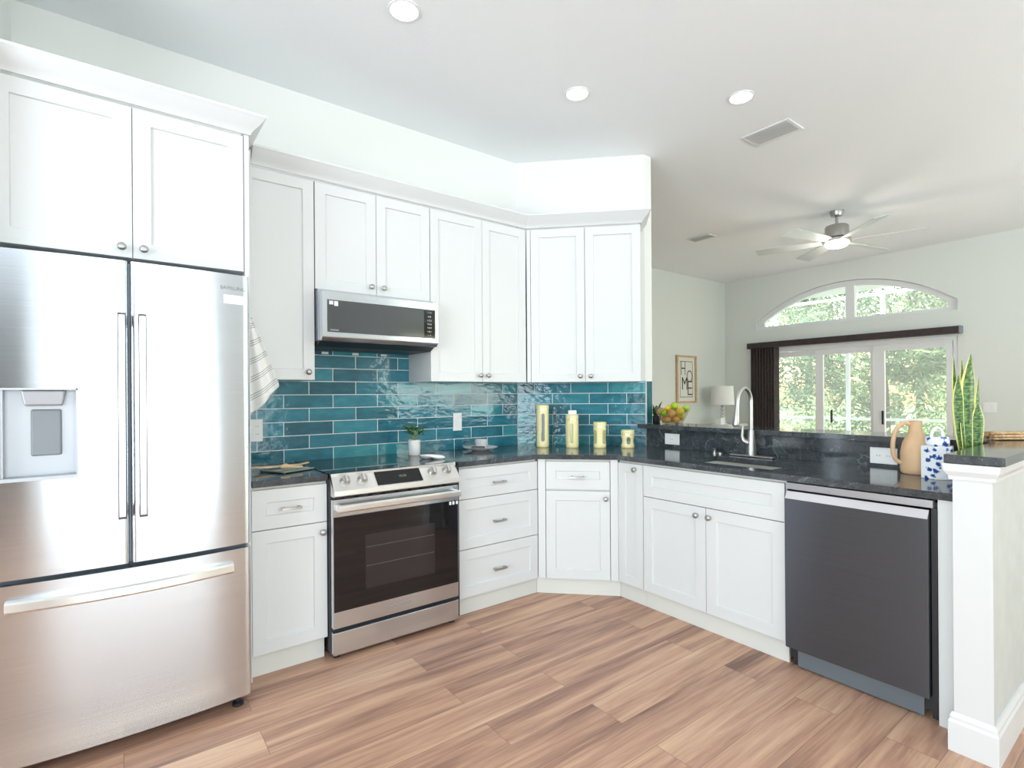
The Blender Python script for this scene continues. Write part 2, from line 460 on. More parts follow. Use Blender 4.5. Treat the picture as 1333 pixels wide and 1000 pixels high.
def blue_white():
    m, nt, p = new_mat('blue_flower_porcelain')
    tc = nt.nodes.new('ShaderNodeTexCoord')
    v = nt.nodes.new('ShaderNodeTexVoronoi'); v.inputs['Scale'].default_value = 36
    n = nt.nodes.new('ShaderNodeTexNoise'); n.inputs['Scale'].default_value = 75; n.inputs['Detail'].default_value = 3
    nt.links.new(tc.outputs['Object'], v.inputs['Vector']); nt.links.new(tc.outputs['Object'], n.inputs['Vector'])
    ad = nt.nodes.new('ShaderNodeMath'); ad.operation = 'MULTIPLY_ADD'; ad.inputs[1].default_value = 0.9
    nt.links.new(n.outputs['Fac'], ad.inputs[0]); nt.links.new(v.outputs['Distance'], ad.inputs[2])
    r = nt.nodes.new('ShaderNodeValToRGB')
    el = r.color_ramp.elements
    el[0].position, el[0].color = 0.70, (0.015, 0.06, 0.26, 1)
    el[1].position, el[1].color = 0.86, (0.82, 0.84, 0.87, 1)
    x = el.new(0.80); x.color = (0.10, 0.22, 0.52, 1)
    nt.links.new(ad.outputs[0], r.inputs['Fac']); nt.links.new(r.outputs['Color'], p.inputs['Base Color'])
    p.inputs['Roughness'].default_value = 0.15
    return m


M['floor'] = floor_mat()
M['tile_long'] = tile('teal_wall_tile', 0.288, 0.228 + 0.144, 0.0030)
M['tile_corner'] = tile('teal_corner_tile', 0.282, 0.1415, 0.0050)
M['tile_strip'] = simple('teal_edge_tile', (0.018, 0.11, 0.13), 0.1, noise=0.3, scale=14, bump=0.3, bscale=40)
M['towel'] = towel_mat()
M['snake'] = snake_mat()
M['porcelain'] = blue_white()

# ------------------------------------------------------------------ mesh helpers
class B:
    def __init__(s):
        s.bm = bmesh.new()
        s.uv = None

    def hull(s, bot, top):
        a = [s.bm.verts.new(v) for v in bot]
        b = [s.bm.verts.new(v) for v in top]
        n = len(a)
        s.bm.faces.new(a[::-1]); s.bm.faces.new(b)
        for i in range(n):
            j = (i + 1) % n
            s.bm.faces.new((a[i], a[j], b[j], b[i]))
        return s

    def box(s, x0, x1, y0, y1, z0, z1):
        return s.hull([(x0, y0, z0), (x1, y0, z0), (x1, y1, z0), (x0, y1, z0)], [(x0, y0, z1), (x1, y0, z1), (x1, y1, z1), (x0, y1, z1)])

    def prism(s, pts, z0, z1):
        return s.hull([(x, y, z0) for x, y in pts], [(x, y, z1) for x, y in pts])

    def prism_x(s, pts, x0, x1):          # profile in (y, z), run along x
        return s.hull([(x0, y, z) for y, z in pts], [(x1, y, z) for y, z in pts])

    def prism_y(s, pts, y0, y1):          # profile in (x, z), run along y
        return s.hull([(x, y0, z) for x, z in pts], [(x, y1, z) for x, z in pts])

    def lathe(s, prof, c=(0, 0, 0), seg=32, axis='z', closed=True):
        rings = []
        for r, h in prof:
            ring = []
            for i in range(seg):
                t = 2 * math.pi * i / seg
                a, b = r * math.cos(t), r * math.sin(t)
                if axis == 'z': v = (c[0] + a, c[1] + b, c[2] + h)
                elif axis == 'y': v = (c[0] + a, c[1] - h, c[2] + b)
                else: v = (c[0] + h, c[1] + a, c[2] + b)
                ring.append(s.bm.verts.new(v))
            rings.append(ring)
        for a, b in zip(rings, rings[1:]):
            for i in range(seg):
                j = (i + 1) % seg
                s.bm.faces.new((a[i], a[j], b[j], b[i]))
        if closed:
            s.bm.faces.new(rings[0][::-1]); s.bm.faces.new(rings[-1])
        return s

    def tube(s, pts, r, seg=12, caps=True):
        pts = [Vector(p) for p in pts]
        rad = r if isinstance(r, (list, tuple)) else [r] * len(pts)
        rings = []
        prev = None
        for i, p in enumerate(pts):
            t = (pts[min(i + 1, len(pts) - 1)] - pts[max(i - 1, 0)]).normalized()
            if prev is None:
                ref = Vector((0, 0, 1)) if abs(t.z) < 0.9 else Vector((1, 0, 0))
                nrm = (ref - t * ref.dot(t)).normalized()
            else:
                nrm = (prev - t * prev.dot(t)).normalized()
            prev = nrm
            bi = t.cross(nrm)
            rings.append([s.bm.verts.new(p + (nrm * math.cos(2 * math.pi * k / seg) + bi * math.sin(2 * math.pi * k / seg)) * rad[i]) for k in range(seg)])
        for a, b in zip(rings, rings[1:]):
            for i in range(seg):
                j = (i + 1) % seg
                s.bm.faces.new((a[i], a[j], b[j], b[i]))
        if caps:
            s.bm.faces.new(rings[0][::-1]); s.bm.faces.new(rings[-1])
        return s

    def ball(s, c, r, sc=(1, 1, 1), u=20, v=12):
        m = Matrix.Translation(c) @ Matrix.Diagonal((sc[0] * r, sc[1] * r, sc[2] * r, 1))
        bmesh.ops.create_uvsphere(s.bm, u_segments=u, v_segments=v, radius=1, matrix=m)
        return s

    def shaker(s, x0, x1, z0, z1, y0=0.0, y1=0.02, rail=0.062, rec=0.009):
        """flat frame round a recessed panel; front at y0"""
        f = lambda a, b, c, d, y: [s.bm.verts.new(p) for p in ((a, y, c), (b, y, c), (b, y, d), (a, y, d))]
        o = f(x0, x1, z0, z1, y0)
        i = f(x0 + rail, x1 - rail, z0 + rail, z1 - rail, y0)
        q = f(x0 + rail + .002, x1 - rail - .002, z0 + rail + .002, z1 - rail - .002, y0 + rec)
        k = f(x0, x1, z0, z1, y1)
        for a in range(4):
            b = (a + 1) % 4
            s.bm.faces.new((o[a], o[b], i[b], i[a]))
            s.bm.faces.new((i[a], i[b], q[b], q[a]))
            s.bm.faces.new((o[b], o[a], k[a], k[b]))
        s.bm.faces.new(q); s.bm.faces.new(k[::-1])
        return s


def smooth_path(pts, k=5):
    """Catmull-Rom points through a coarse path"""
    p = [Vector(q) for q in pts]
    p = [p[0] * 2 - p[1]] + p + [p[-1] * 2 - p[-2]]
    out = []
    for i in range(1, len(p) - 2):
        for j in range(k):
            t = j / k
            a, b_, c, d = p[i - 1], p[i], p[i + 1], p[i + 2]
            out.append(0.5 * (2 * b_ + (c - a) * t + (2 * a - 5 * b_ + 4 * c - d) * t * t + (3 * b_ - a - 3 * c + d) * t ** 3))
    return out + [p[-2]]


def obj(name, b, mat, parent=None, loc=(0, 0, 0), rot=0.0, bevel=0.0, smooth=None, label=None, seg=2):
    me = bpy.data.meshes.new(name)
    bmesh.ops.recalc_face_normals(b.bm, faces=b.bm.faces)
    b.bm.to_mesh(me); b.bm.free()
    me.materials.append(M[mat] if isinstance(mat, str) else mat)
    if smooth is not None:
        for p in me.polygons: p.use_smooth = True
        me.set_sharp_from_angle(angle=R(smooth))
    o = bpy.data.objects.new(name, me)
    COL.objects.link(o)
    o.location = loc
    o.rotation_euler = (0, 0, rot) if not isinstance(rot, (tuple, list)) else rot
    if parent: o.parent = parent
    if bevel:
        md = o.modifiers.new('bevel', 'BEVEL')
        md.width = bevel; md.segments = seg; md.limit_method = 'ANGLE'; md.angle_limit = R(40)
    if label: o['label'] = label
    return o


def tag(o, label, cat, group=None):
    o['label'] = label; o['category'] = cat
    if group: o['group'] = group
    return o


def thing(name, label, cat, loc=(0, 0, 0), rot=0.0, group=None):
    o = bpy.data.objects.new(name, None)
    COL.objects.link(o)
    o.empty_display_size = 0.1
    o.location = loc; o.rotation_euler = (0, 0, rot)
    return tag(o, label, cat, group)


def struct(o):
    o['kind'] = 'structure'
    return o


def text(s, size, mat, parent, loc, rot, sx=1.0, name='lettering', depth=0.0006, bold=0.0, fit=None):
    cu = bpy.data.curves.new(name, 'FONT')
    cu.body = s; cu.size = size; cu.extrude = depth; cu.offset = bold
    cu.align_x = 'CENTER'; cu.align_y = 'CENTER'
    t = bpy.data.objects.new('tmp', cu)
    COL.objects.link(t)
    dg = bpy.context.evaluated_depsgraph_get()
    me = bpy.data.meshes.new_from_object(t.evaluated_get(dg))
    bpy.data.objects.remove(t)
    me.materials.clear(); me.materials.append(M[mat])
    for v in me.vertices: v.co.x *= sx
    if fit:
        xs_ = [v.co.x for v in me.vertices]; ys_ = [v.co.y for v in me.vertices]
        for v in me.vertices:
            v.co.x = (v.co.x - (max(xs_) + min(xs_)) / 2) * fit[0] / (max(xs_) - min(xs_))
            v.co.y = (v.co.y - (max(ys_) + min(ys_)) / 2) * fit[1] / (max(ys_) - min(ys_))
    o = bpy.data.objects.new(name, me)
    COL.objects.link(o)
    o.location = loc; o.rotation_euler = rot
    if parent: o.parent = parent
    return o


HC = 3.118
# ------------------------------------------------------------------ setting
b = B().prism([(-4.6, -9.6), (-2.6, -9.6), (-2.6, -6.6), (7.45, -6.6), (7.45, 1.75), (-4.6, 1.75)], -0.08, 0)
struct(obj('floor', b, 'floor'))
b = B().prism([(-4.6, -9.6), (-2.6, -9.6), (-2.6, -6.6), (7.45, -6.6), (7.45, 1.75), (-4.6, 1.75)], HC, HC + 0.1)
struct(obj('ceiling', b, 'ceiling'))
# stove wall with the short slanted corner wall that ends beside the raised bar
b = B().prism([(-1.335, 0), (1.664, 0), (2.361, -0.697), (2.444, -0.697), (2.444, -0.60), (1.73, 0.12), (-1.335, 0.12)], 0, HC)
kw = struct(obj('wall_stove', b, 'wall'))
b = B().box(-1.335, -1.215, -0.75, -0.001, 0, HC)
struct(obj('wall_fridge', b, 'wall'))
b = B().box(1.60, 7.33, 1.548, 1.70, 0, HC)
struct(obj('wall_living', b, 'wall_gray'))
b = B().box(1.60, 1.72, 0.125, 1.547, 0, HC)
struct(obj('wall_passage', b, 'wall_gray'))
# left and back walls, with unglazed openings added for the fill lamps
b = B()
b.box(-4.56, -4.44, -6.55, -5.3, 0, HC); b.box(-4.56, -4.44, -1.9, 0.12, 0, HC)
b.box(-4.56, -4.44, -5.3, -1.9, 0, 0.3); b.box(-4.56, -4.44, -5.3, -1.9, 2.6, HC)
struct(obj('wall_left', b, 'wall'))
b = B().box(-4.43, -1.336, 0.0, 0.12, 0, HC)
struct(obj('wall_pantry', b, 'wall'))
b = B()
b.box(-2.75, -2.3, -6.55, -6.43, 0, HC); b.box(-4.43, -2.75, -6.55, -6.43, 2.75, HC); b.box(1.2, 3.3, -6.55, -6.43, 0, HC); b.box(6.1, 7.2, -6.55, -6.43, 0, HC)
b.box(3.3, 6.1, -6.55, -6.43, 0, 0.2); b.box(3.3, 6.1, -6.55, -6.43, 2.7, HC)
b.box(-2.3, 1.2, -6.55, -6.43, 0, 0.1); b.box(-2.3, 1.2, -6.55, -6.43, 2.8, HC)
struct(obj('wall_back', b, 'wall'))

b = B()
b.box(-4.56, -2.63, -9.6, -9.48, 0, HC); b.box(-4.56, -4.44, -9.48, -6.56, 0, HC); b.box(-2.75, -2.63, -9.48, -6.56, 0, HC)
struct(obj('reflection_hall', b, 'wall_gray'))  # unseen dim hall added to darken the left of the fridge reflection
struct(obj('sky_blocker_back', B().box(-2.55, 7.4, -10.5, -6.62, 2.95, 3.05), 'trim'))  # unseen roof slab added to block sky light at the back openings
struct(obj('sky_blocker_left', B().box(-8.0, -4.62, -9.0, 0.2, 2.95, 3.05), 'trim'))  # unseen roof slab added to block sky light at the left opening
# window wall: rectangular door opening, segment-arch window above it
XW = 7.211
b = B()
D0, D1, DT = 1.06, -1.460, 1.985     # door opening
A0, A1, AB, AS = 1.026, -1.460, 2.288, 2.42
b.box(XW, XW + 0.16, D0, 1.547, 0, HC)
b.box(XW, XW + 0.16, -6.42, D1, 0, HC)
b.box(XW, XW + 0.16, D1, D0, DT, AB)
ac = (A0 + A1) / 2; half = (A0 - A1) / 2; sag = 0.435
AR = (half * half + sag * sag) / (2 * sag)


def arch(dy, off=0.0):
    return AS + math.sqrt(max(0.0, (AR + off) ** 2 - dy * dy)) - (AR - sag)


b.box(XW, XW + 0.16, A0, D0, AB, HC)
N = 28
for i in range(N):
    ya, yb = A1 + (A0 - A1) * i / N, A1 + (A0 - A1) * (i + 1) / N
    za, zb = arch(ya - ac), arch(yb - ac)
    b.hull([(XW, ya, za), (XW + 0.16, ya, za), (XW + 0.16, yb, zb), (XW, yb, zb)], [(XW, ya, HC), (XW + 0.16, ya, HC), (XW + 0.16, yb, HC), (XW, yb, HC)])
struct(obj('wall_window', b, 'wall_gray'))
# low L-shaped wall under the raised bar
ZB = 1.0755
CF = 1.59                              # kitchen-side face of the end post
b = B()
b.box(2.385, 2.470, -2.704, -0.699, 0, ZB - 0.0325)
b.box(CF, 2.470, -2.812, -2.704, 0, ZB - 0.0325)
struct(obj('wall_peninsula', b, 'pony_paint'))
b = B().box(CF - 0.004, CF - 0.0005, -2.8125, -2.7035, 0, ZB - 0.0325)
struct(obj('trim_4', b, 'post_paint'))

# baseboards, trims
def base_profile(t=0.014):
    return [(0, 0), (t, 0), (t, 0.105), (t * 0.75, 0.115), (t * 0.75, 0.125), (t * 0.35, 0.14), (0, 0.14)]


b = B()
pr = base_profile(0.016)
# mitred wrap: kitchen face, camera side and inner return of the end post
path = [(2.48, -2.812, 0, -1), (CF, -2.812, -1, -1), (CF, -2.704, -1, 1), (1.70, -2.704, 0, 1)]
rings = [[b.bm.verts.new((x + nx * o, y + ny * o, z)) for o, z in pr] for x, y, nx, ny in path]
for a, c in zip(rings, rings[1:]):
    for i in range(len(pr)):
        j = (i + 1) % len(pr)
        b.bm.faces.new((a[i], a[j], c[j], c[i]))
b.bm.faces.new(rings[0]); b.bm.faces.new(rings[-1][::-1])
struct(obj('baseboard_peninsula', b, 'bottom_trim'))
b = B()
b.box(XW - 0.014, XW - 0.001, 1.08, 1.546, 0, 0.13); b.box(XW - 0.014, XW - 0.001, -6.4, -1.49, 0, 0.13)
struct(obj('baseboard_window', b, 'trim', bevel=0.004))
b = B().box(1.75, 7.19, 1.533, 1.547, 0, 0.13)
struct(obj('baseboard_living', b, 'trim', bevel=0.004))
# moulding under the bar overhang, wrapping the end post
b = B()
pr = [(0, 0.985), (0.010, 0.985), (0.012, 0.998), (0.022, 1.015), (0.024, 1.028), (0.026, 1.0425), (0, 1.0425)]
path = [(2.48, -2.812, 0, -1), (CF, -2.812, -1, -1), (CF, -2.704, -1, 1), (1.70, -2.704, 0, 1)]
rings = [[b.bm.verts.new((x + nx * o, y + ny * o, z)) for o, z in pr] for x, y, nx, ny in path]
for a, c in zip(rings, rings[1:]):
    for i in range(len(pr)):
        j = (i + 1) % len(pr)
        b.bm.faces.new((a[i], a[j], c[j], c[i]))
b.bm.faces.new(rings[0]); b.bm.faces.new(rings[-1][::-1])
struct(obj('trim_1', b, 'bottom_trim'))

# ------------------------------------------------------------------ wall tile
b = B().box(-0.35, 1.664, -0.008, -0.0005, 0.9145, 1.60)
t1 = tag(obj('backsplash_tile', b, 'tile_long'), 'glossy teal subway tiles with white grout behind the stove', 'tile')
b = B().box(0.012, 0.984, -0.008, -0.0005, 0.9145, 1.40)
t2 = tag(obj('backsplash_tile', b, 'tile_corner', loc=(1.664, 0, 0), rot=R(-45)), 'glossy rippled teal tiles on the slanted corner wall behind the yellow canisters', 'tile')
te = thing('edge_tile', 'narrow upright teal tile on the wall end above the left end of the bar', 'tile', (2.361, -0.6975, 0))
obj('tile_face', B().box(0.006, 0.070, -0.009, -0.0005, ZB + 0.002, 1.398), 'tile_strip', te, bevel=0.002)
obj('grout_line', B().box(0.0, 0.0055, -0.0075, -0.0005, ZB + 0.002, 1.400).box(0.0705, 0.074, -0.0075, -0.0005, ZB + 0.002, 1.40).box(0.0, 0.074, -0.0075, -0.0005, 1.3985, 1.402), 'grout', te)

# ------------------------------------------------------------------ cabinets
def knob(parent, x, z):
    prof = [(0.0085, 0), (0.006, 0.004), (0.0055, 0.012), (0.013, 0.018), (0.0158, 0.023), (0.0145, 0.028), (0.008, 0.0315), (0.001, 0.0325)]
    return obj('knob', B().lathe(prof, (x, 0, z), 20, 'y'), 'nickel', parent, smooth=50)


def pull(parent, x, z, w=0.092):
    n = 8
    pts = [(x - w / 2 + w * i / n, -0.022 - 0.004 * math.sin(math.pi * i / n), z) for i in range(n + 1)]
    bb = B()
    for (a, c) in zip(pts, pts[1:]):
        bb.hull([(a[0], a[1] - 0.004, z - 0.006), (c[0], c[1] - 0.004, z - 0.006), (c[0], c[1] + 0.003, z - 0.006), (a[0], a[1] + 0.003, z - 0.006)],
                [(a[0], a[1] - 0.004, z + 0.006), (c[0], c[1] - 0.004, z + 0.006), (c[0], c[1] + 0.003, z + 0.006), (a[0], a[1] + 0.003, z + 0.006)])
    for sx in (-1, 1):
        bb.box(x + sx * (w / 2 - 0.010) - 0.006, x + sx * (w / 2 - 0.010) + 0.006, -0.022, 0.001, z - 0.006, z + 0.006)
    return obj('handle', bb, 'nickel', parent)


def front(parent, kind, x0, x1, z0, z1, kn=None, hd=None, rail=0.062):
    o = obj(kind, B().shaker(x0, x1, z0, z1, 0, 0.0195, rail), 'cabinet', parent, bevel=0.0015)
    if kn: knob(o, *kn)
    if hd: pull(o, *hd)
    return o


ZD0, ZT0, ZT = 0.107, 0.682, 0.868     # door bottom, drawer bottom, drawer top
YB = -0.629
# base cabinet between fridge and range
c = thing('base_cabinet', 'white base cabinet with one drawer over one door, between fridge and range', 'cabinet', (-0.352, YB, 0))
obj('body', B().box(0, 0.345, 0.0205, 0.62, 0.105, 0.882), 'cabinet_body', c)
front(c, 'door', 0.003, 0.343, ZD0, ZT0 - 0.004, kn=(0.318, 0.632))
front(c, 'drawer', 0.003, 0.343, ZT0, ZT, hd=(0.174, 0.771))
obj('toe_kick', B().box(0, 0.335, 0.031, 0.045, 0, 0.104), 'cabinet_body', c)
# drawer base right of the range
c = thing('drawer_cabinet', 'white base cabinet with three drawers, right of the range', 'cabinet', (0.737, YB, 0))
obj('body', B().box(0, 0.612, 0.0205, 0.62, 0.105, 0.882), 'cabinet_body', c)
front(c, 'drawer', 0.003, 0.612, 0.688, ZT, hd=(0.301, 0.768))
front(c, 'drawer', 0.003, 0.612, 0.392, 0.684, hd=(0.301, 0.531))
front(c, 'drawer', 0.003, 0.612, ZD0, 0.388, hd=(0.301, 0.237))
obj('toe_kick', B().box(0, 0.626, 0.031, 0.045, 0, 0.104), 'cabinet_body', c)
# corner base: origin on the diagonal front line at (1.351,-0.629), rotated -45
c = thing('corner_base_cabinet', 'white slanted corner base cabinet with one drawer over one door', 'cabinet', (1.351, YB, 0), R(-45))
L45 = 0.517
obj('body', B().prism([(0.012, 0.0205), (L45 - 0.012, 0.0205), (L45 + 0.41, 0.445), (0.75, 0.650), (-0.213, 0.650), (-0.40, 0.44)], 0.105, 0.882), 'cabinet_body', c)
obj('filler_strip', B().box(0.0015, 0.050, 0.002, 0.02, ZD0, 0.882), 'cabinet', c, bevel=0.001)
obj('filler_strip', B().box(L45 - 0.050, L45 - 0.0015, 0.002, 0.02, ZD0, 0.882), 'cabinet', c, bevel=0.001)
front(c, 'door', 0.054, L45 - 0.054, ZD0, ZT0 - 0.004, kn=(L45 - 0.080, 0.632))
front(c, 'drawer', 0.054, L45 - 0.054, ZT0 + 0.006, ZT, hd=(L45 / 2, 0.769))
obj('toe_kick', B().box(-0.012, L45 + 0.012, 0.031, 0.045, 0, 0.104), 'cabinet_body', c)
# peninsula cabinets: rotated -90, local x runs toward the camera
XF = 1.7166
c = thing('narrow_base_cabinet', 'narrow white pull-out base cabinet between corner cabinet and sink cabinet', 'cabinet', (XF, -0.985, 0), R(-90))
obj('body', B().box(0.004, 0.202, 0.0205, 0.62, 0.105, 0.882), 'cabinet_body', c)
front(c, 'door', 0.0085, 0.203, ZD0, ZT, kn=(0.150, 0.835), rail=0.055)
obj('toe_kick', B().box(-0.003, 0.204, 0.031, 0.045, 0, 0.104), 'cabinet_body', c)
c = thing('sink_base_cabinet', 'white sink base cabinet with a long false drawer front over two doors', 'cabinet', (XF, -1.190, 0), R(-90))
SW = 0.852
obj('body', B().box(0, SW, 0.0205, 0.62, 0.105, 0.60).box(0, SW, 0.0205, 0.075, 0.60, 0.882).box(0, 0.02, 0.075, 0.62, 0.60, 0.882).box(SW - 0.02, SW, 0.075, 0.62, 0.60, 0.882), 'cabinet_body', c)
front(c, 'door', 0.003, SW / 2 - 0.0015, ZD0, ZT0 - 0.004, kn=(0.375, 0.632))
front(c, 'door', SW / 2 + 0.0015, SW - 0.003, ZD0, ZT0 - 0.004, kn=(0.452, 0.632))
obj('false_drawer_front', B().shaker(0.003, SW - 0.003, ZT0, ZT, 0, 0.0195), 'cabinet', c, bevel=0.0015)
obj('toe_kick', B().box(0, SW, 0.031, 0.045, 0, 0.104), 'cabinet_body', c)
c = obj('filler_panel', B().box(1.7166, 2.36, -2.7005, -2.627, 0, 0.882), 'cabinet', bevel=0.001)
tag(c, 'plain white end panel between dishwasher and the end post of the bar', 'panel')

# upper cabinets
YU = -0.324
ZU0, ZU1, ZM = 1.391, 2.482, 1.893
def upper(label, x0, x1, z0, z1, doors, name='wall_cabinet'):
    c = thing(name, label, 'cabinet', (x0, YU, 0))
    w = x1 - x0
    obj('body', B().box(0.001, w - 0.001, 0.0205, 0.3145, z0, z1 + 0.01), 'cabinet', c)
    for a, d, kx in doors:
        front(c, 'door', a + 0.0015, d - 0.0015, z0, z1, kn=(kx, z0 + 0.043) if kx else None, rail=0.058)
    return c


upper('single-door white wall cabinet between fridge and microwave', -0.350, 0.029, ZU0, ZU1, [(0.01, 0.378, 0.340)])
upper('short two-door white wall cabinet directly above the microwave', 0.031, 0.737, ZM, ZU1, [(0, 0.353, 0.317), (0.353, 0.706, 0.394)])
upper('tall two-door white wall cabinet right of the microwave', 0.739, 1.520, ZU0, ZU1, [(0, 0.392, 0.364), (0.392, 0.767, 0.428)])
c = thing('corner_wall_cabinet', 'slanted two-door white wall cabinet above the yellow canisters', 'cabinet', (1.508, YU - 0.002, 0), R(-45))
WU = 0.805
obj('body', B().prism([(0.004, 0.0205), (WU, 0.0205), (WU, 0.325), (0.16, 0.325), (0.012, 0.176)], ZU0, ZU1 + 0.01), 'cabinet', c)
obj('filler_strip', B().box(0.004, 0.030, 0.002, 0.020, ZU0, ZU1), 'cabinet', c, bevel=0.001)
front(c, 'door', 0.033, 0.4145, ZU0, ZU1, kn=(0.381, ZU0 + 0.040), rail=0.058)
front(c, 'door', 0.4175, 0.800, ZU0, ZU1, kn=(0.454, ZU0 + 0.040), rail=0.058)
# cabinet over the fridge with its tall side panel
YF = -0.640
c = thing('fridge_cabinet', 'deep white two-door wall cabinet above the fridge with tall side panel', 'cabinet', (-1.213, YF, 0))
obj('body', B().box(0, 0.838, 0.0205, 0.639, 1.868, 2.49), 'cabinet', c)
obj('side_panel', B().box(0.840, 0.860, -0.002, 0.639, 0, 2.49), 'cabinet', c, bevel=0.001)
front(c, 'door', 0.003, 0.4275, 1.868, 2.482, kn=(0.393, 1.906))
front(c, 'door', 0.4305, 0.837, 1.868, 2.482, kn=(0.466, 1.906))
# crown mouldings
CP = [(0.0, 0.0), (-0.006, 0.0), (-0.010, 0.012), (-0.022, 0.026), (-0.040, 0.044), (-0.052, 0.060), (-0.058, 0.068), (-0.062, 0.072), (-0.062, 0.082), (0.0, 0.082)]


def crown(path, label, z):
    """path: (x, y, nx, ny): point on the cabinet face and mitred outward direction"""
    bb = B()
    rg = [[bb.bm.verts.new((x + nx * -o, y + ny * -o, z + h)) for o, h in CP] for x, y, nx, ny in path]
    for a, c in zip(rg, rg[1:]):
        for i in range(len(CP)):
            j = (i + 1) % len(CP)
            bb.bm.faces.new((a[i], a[j], c[j], c[i]))
    bb.bm.faces.new(rg[0]); bb.bm.faces.new(rg[-1][::-1])
    o = obj('crown_molding', bb, 'cabinet', smooth=30)
    return tag(o, label, 'molding')


crown([(-1.213, YF - 0.001, 0, -1), (-0.352, YF - 0.001, 1, -1), (-0.352, YU + 0.10, 1, 0)], 'white crown molding along the top of the fridge cabinet', 2.492)
t225 = math.tan(R(22.5))
xe, ye = 1.508 + 0.805 * math.cos(R(45)), YU - 0.003 - 0.805 * math.sin(R(45))
s45 = math.sqrt(0.5)
crown([(-0.287, YU - 0.001, 0, -1), (1.508, YU - 0.001, -t225, -1),
       (xe, ye, -s45 + s45, -s45 - s45), (xe + 0.215, ye + 0.205, s45, -s45)], 'white crown molding along the tops of the stove-wall and corner cabinets', 2.493)

# ------------------------------------------------------------------ countertops
ZC = 0.914
CT = 0.030
b = B().box(-0.350, -0.008, -0.648, -0.009, ZC - CT, ZC)
tag(obj('countertop', b, 'granite', bevel=0.003), 'short dark granite countertop between fridge and range', 'countertop')
b = B()
SX0, SX1, SY0, SY1 = 1.80, 2.13, -1.425, -1.935
xi = 2.361
b.prism([(0.738, -0.009), (0.738, -0.648), (1.343, -0.648), (1.698, -1.003), (1.698, SY0), (xi, SY0), (xi, -0.712), (1.660, -0.009)], ZC - CT, ZC)
b.box(1.698, SX0, SY1, SY0, ZC - CT, ZC)
b.box(SX1, xi, SY1, SY0, ZC - CT, ZC)
b.box(1.698, xi, -2.703, SY1, ZC - CT, ZC)
bmesh.ops.remove_doubles(b.bm, verts=b.bm.verts, dist=0.0001)
ct = tag(obj('countertop', b, 'granite'), 'long dark granite countertop running round the corner past the sink', 'countertop')
b = B().box(2.3625, 2.3835, -2.703, -0.705, ZC - 0.02, ZB - 0.0325)
tag(obj('granite_backsplash', b, 'granite'), 'dark granite backsplash strip behind the sink under the raised bar', 'backsplash')
# raised bar top, L-shaped
b = B()
b.prism([(2.308, -2.683), (2.308, -0.659), (2.345, -0.6985), (2.4455, -0.6985), (2.4455, -0.60), (2.64, -0.60), (2.64, -2.85), (1.565, -2.85), (1.565, -2.683)], ZB - 0.031, ZB)
tag(obj('bar_top', b, 'granite', bevel=0.002), 'raised L-shaped dark granite bar top behind the sink', 'countertop')

# ------------------------------------------------------------------ fridge
FX0, FX1, FY = -1.209, -0.391, -0.84
fr = thing('refrigerator', 'stainless french-door refrigerator with water dispenser and bottom freezer', 'refrigerator', (0, 0, 0))
obj('cabinet_box', B().box(FX0 + 0.006, FX1 - 0.006, -0.755, -0.03, 0.05, 1.800), 'gray_plastic', fr)
fsplit = (FX0 + FX1) / 2 - 0.001


def fy(x):                               # gently bowed front
    u = (x - (FX0 + FX1) / 2) / ((FX1 - FX0) / 2)
    return FY - 0.028 * (1 - u * u)


def bowed(x0, x1, z0, z1, n=14, round_l=False, round_r=False):
    bb = B()
    xs = [x0 + (x1 - x0) * i / n for i in range(n + 1)]
    if round_r: xs = xs[:-1] + [x1 - 0.012, x1 - 0.005, x1 - 0.001, x1]
    if round_l: xs = [x0, x0 + 0.001, x0 + 0.005, x0 + 0.012] + xs[1:]
    def yy(x):
        y = fy(x)
        if round_r and x > x1 - 0.0125: y += 0.012 - math.sqrt(max(0, 0.012 ** 2 - (x - (x1 - 0.012)) ** 2))
        if round_l and x < x0 + 0.0125: y += 0.012 - math.sqrt(max(0, 0.012 ** 2 - ((x0 + 0.012) - x) ** 2))
        return y
    fa = [[bb.bm.verts.new((x, yy(x), z)) for x in xs] for z in (z0, z1)]
    ba = [[bb.bm.verts.new((x, -0.76, z)) for x in xs] for z in (z0, z1)]
    for i in range(len(xs) - 1):
        bb.bm.faces.new((fa[0][i], fa[0][i + 1], fa[1][i + 1], fa[1][i]))
        bb.bm.faces.new((ba[0][i + 1], ba[0][i], ba[1][i], ba[1][i + 1]))
        bb.bm.faces.new((fa[1][i], fa[1][i + 1], ba[1][i + 1], ba[1][i]))
        bb.bm.faces.new((fa[0][i + 1], fa[0][i], ba[0][i], ba[0][i + 1]))
    for i in (0, -1):
        bb.bm.faces.new((fa[0][i], fa[1][i], ba[1][i], ba[0][i]))
    return bb


ZF = 0.690
# left door is built round the dispenser recess
DX0, DX1, DZ0, DZ1 = -1.150, -0.948, 1.020, 1.336
ld = obj('door', bowed(FX0, DX0, ZF, 1.806, 4, round_l=True), 'steel', fr, smooth=40)
bb = bowed(DX1, fsplit - 0.004, ZF, 1.806, 8, round_r=True)
tmp = bowed(DX0, DX1, ZF, DZ0, 5); me = bpy.data.meshes.new('t'); tmp.bm.to_mesh(me); bb.bm.from_mesh(me)
tmp = bowed(DX0, DX1, DZ1, 1.806, 5); me = bpy.data.meshes.new('t'); tmp.bm.to_mesh(me); bb.bm.from_mesh(me)
me = ld.data; bb.bm.from_mesh(me); bmesh.ops.remove_doubles(bb.bm, verts=bb.bm.verts, dist=0.0001)
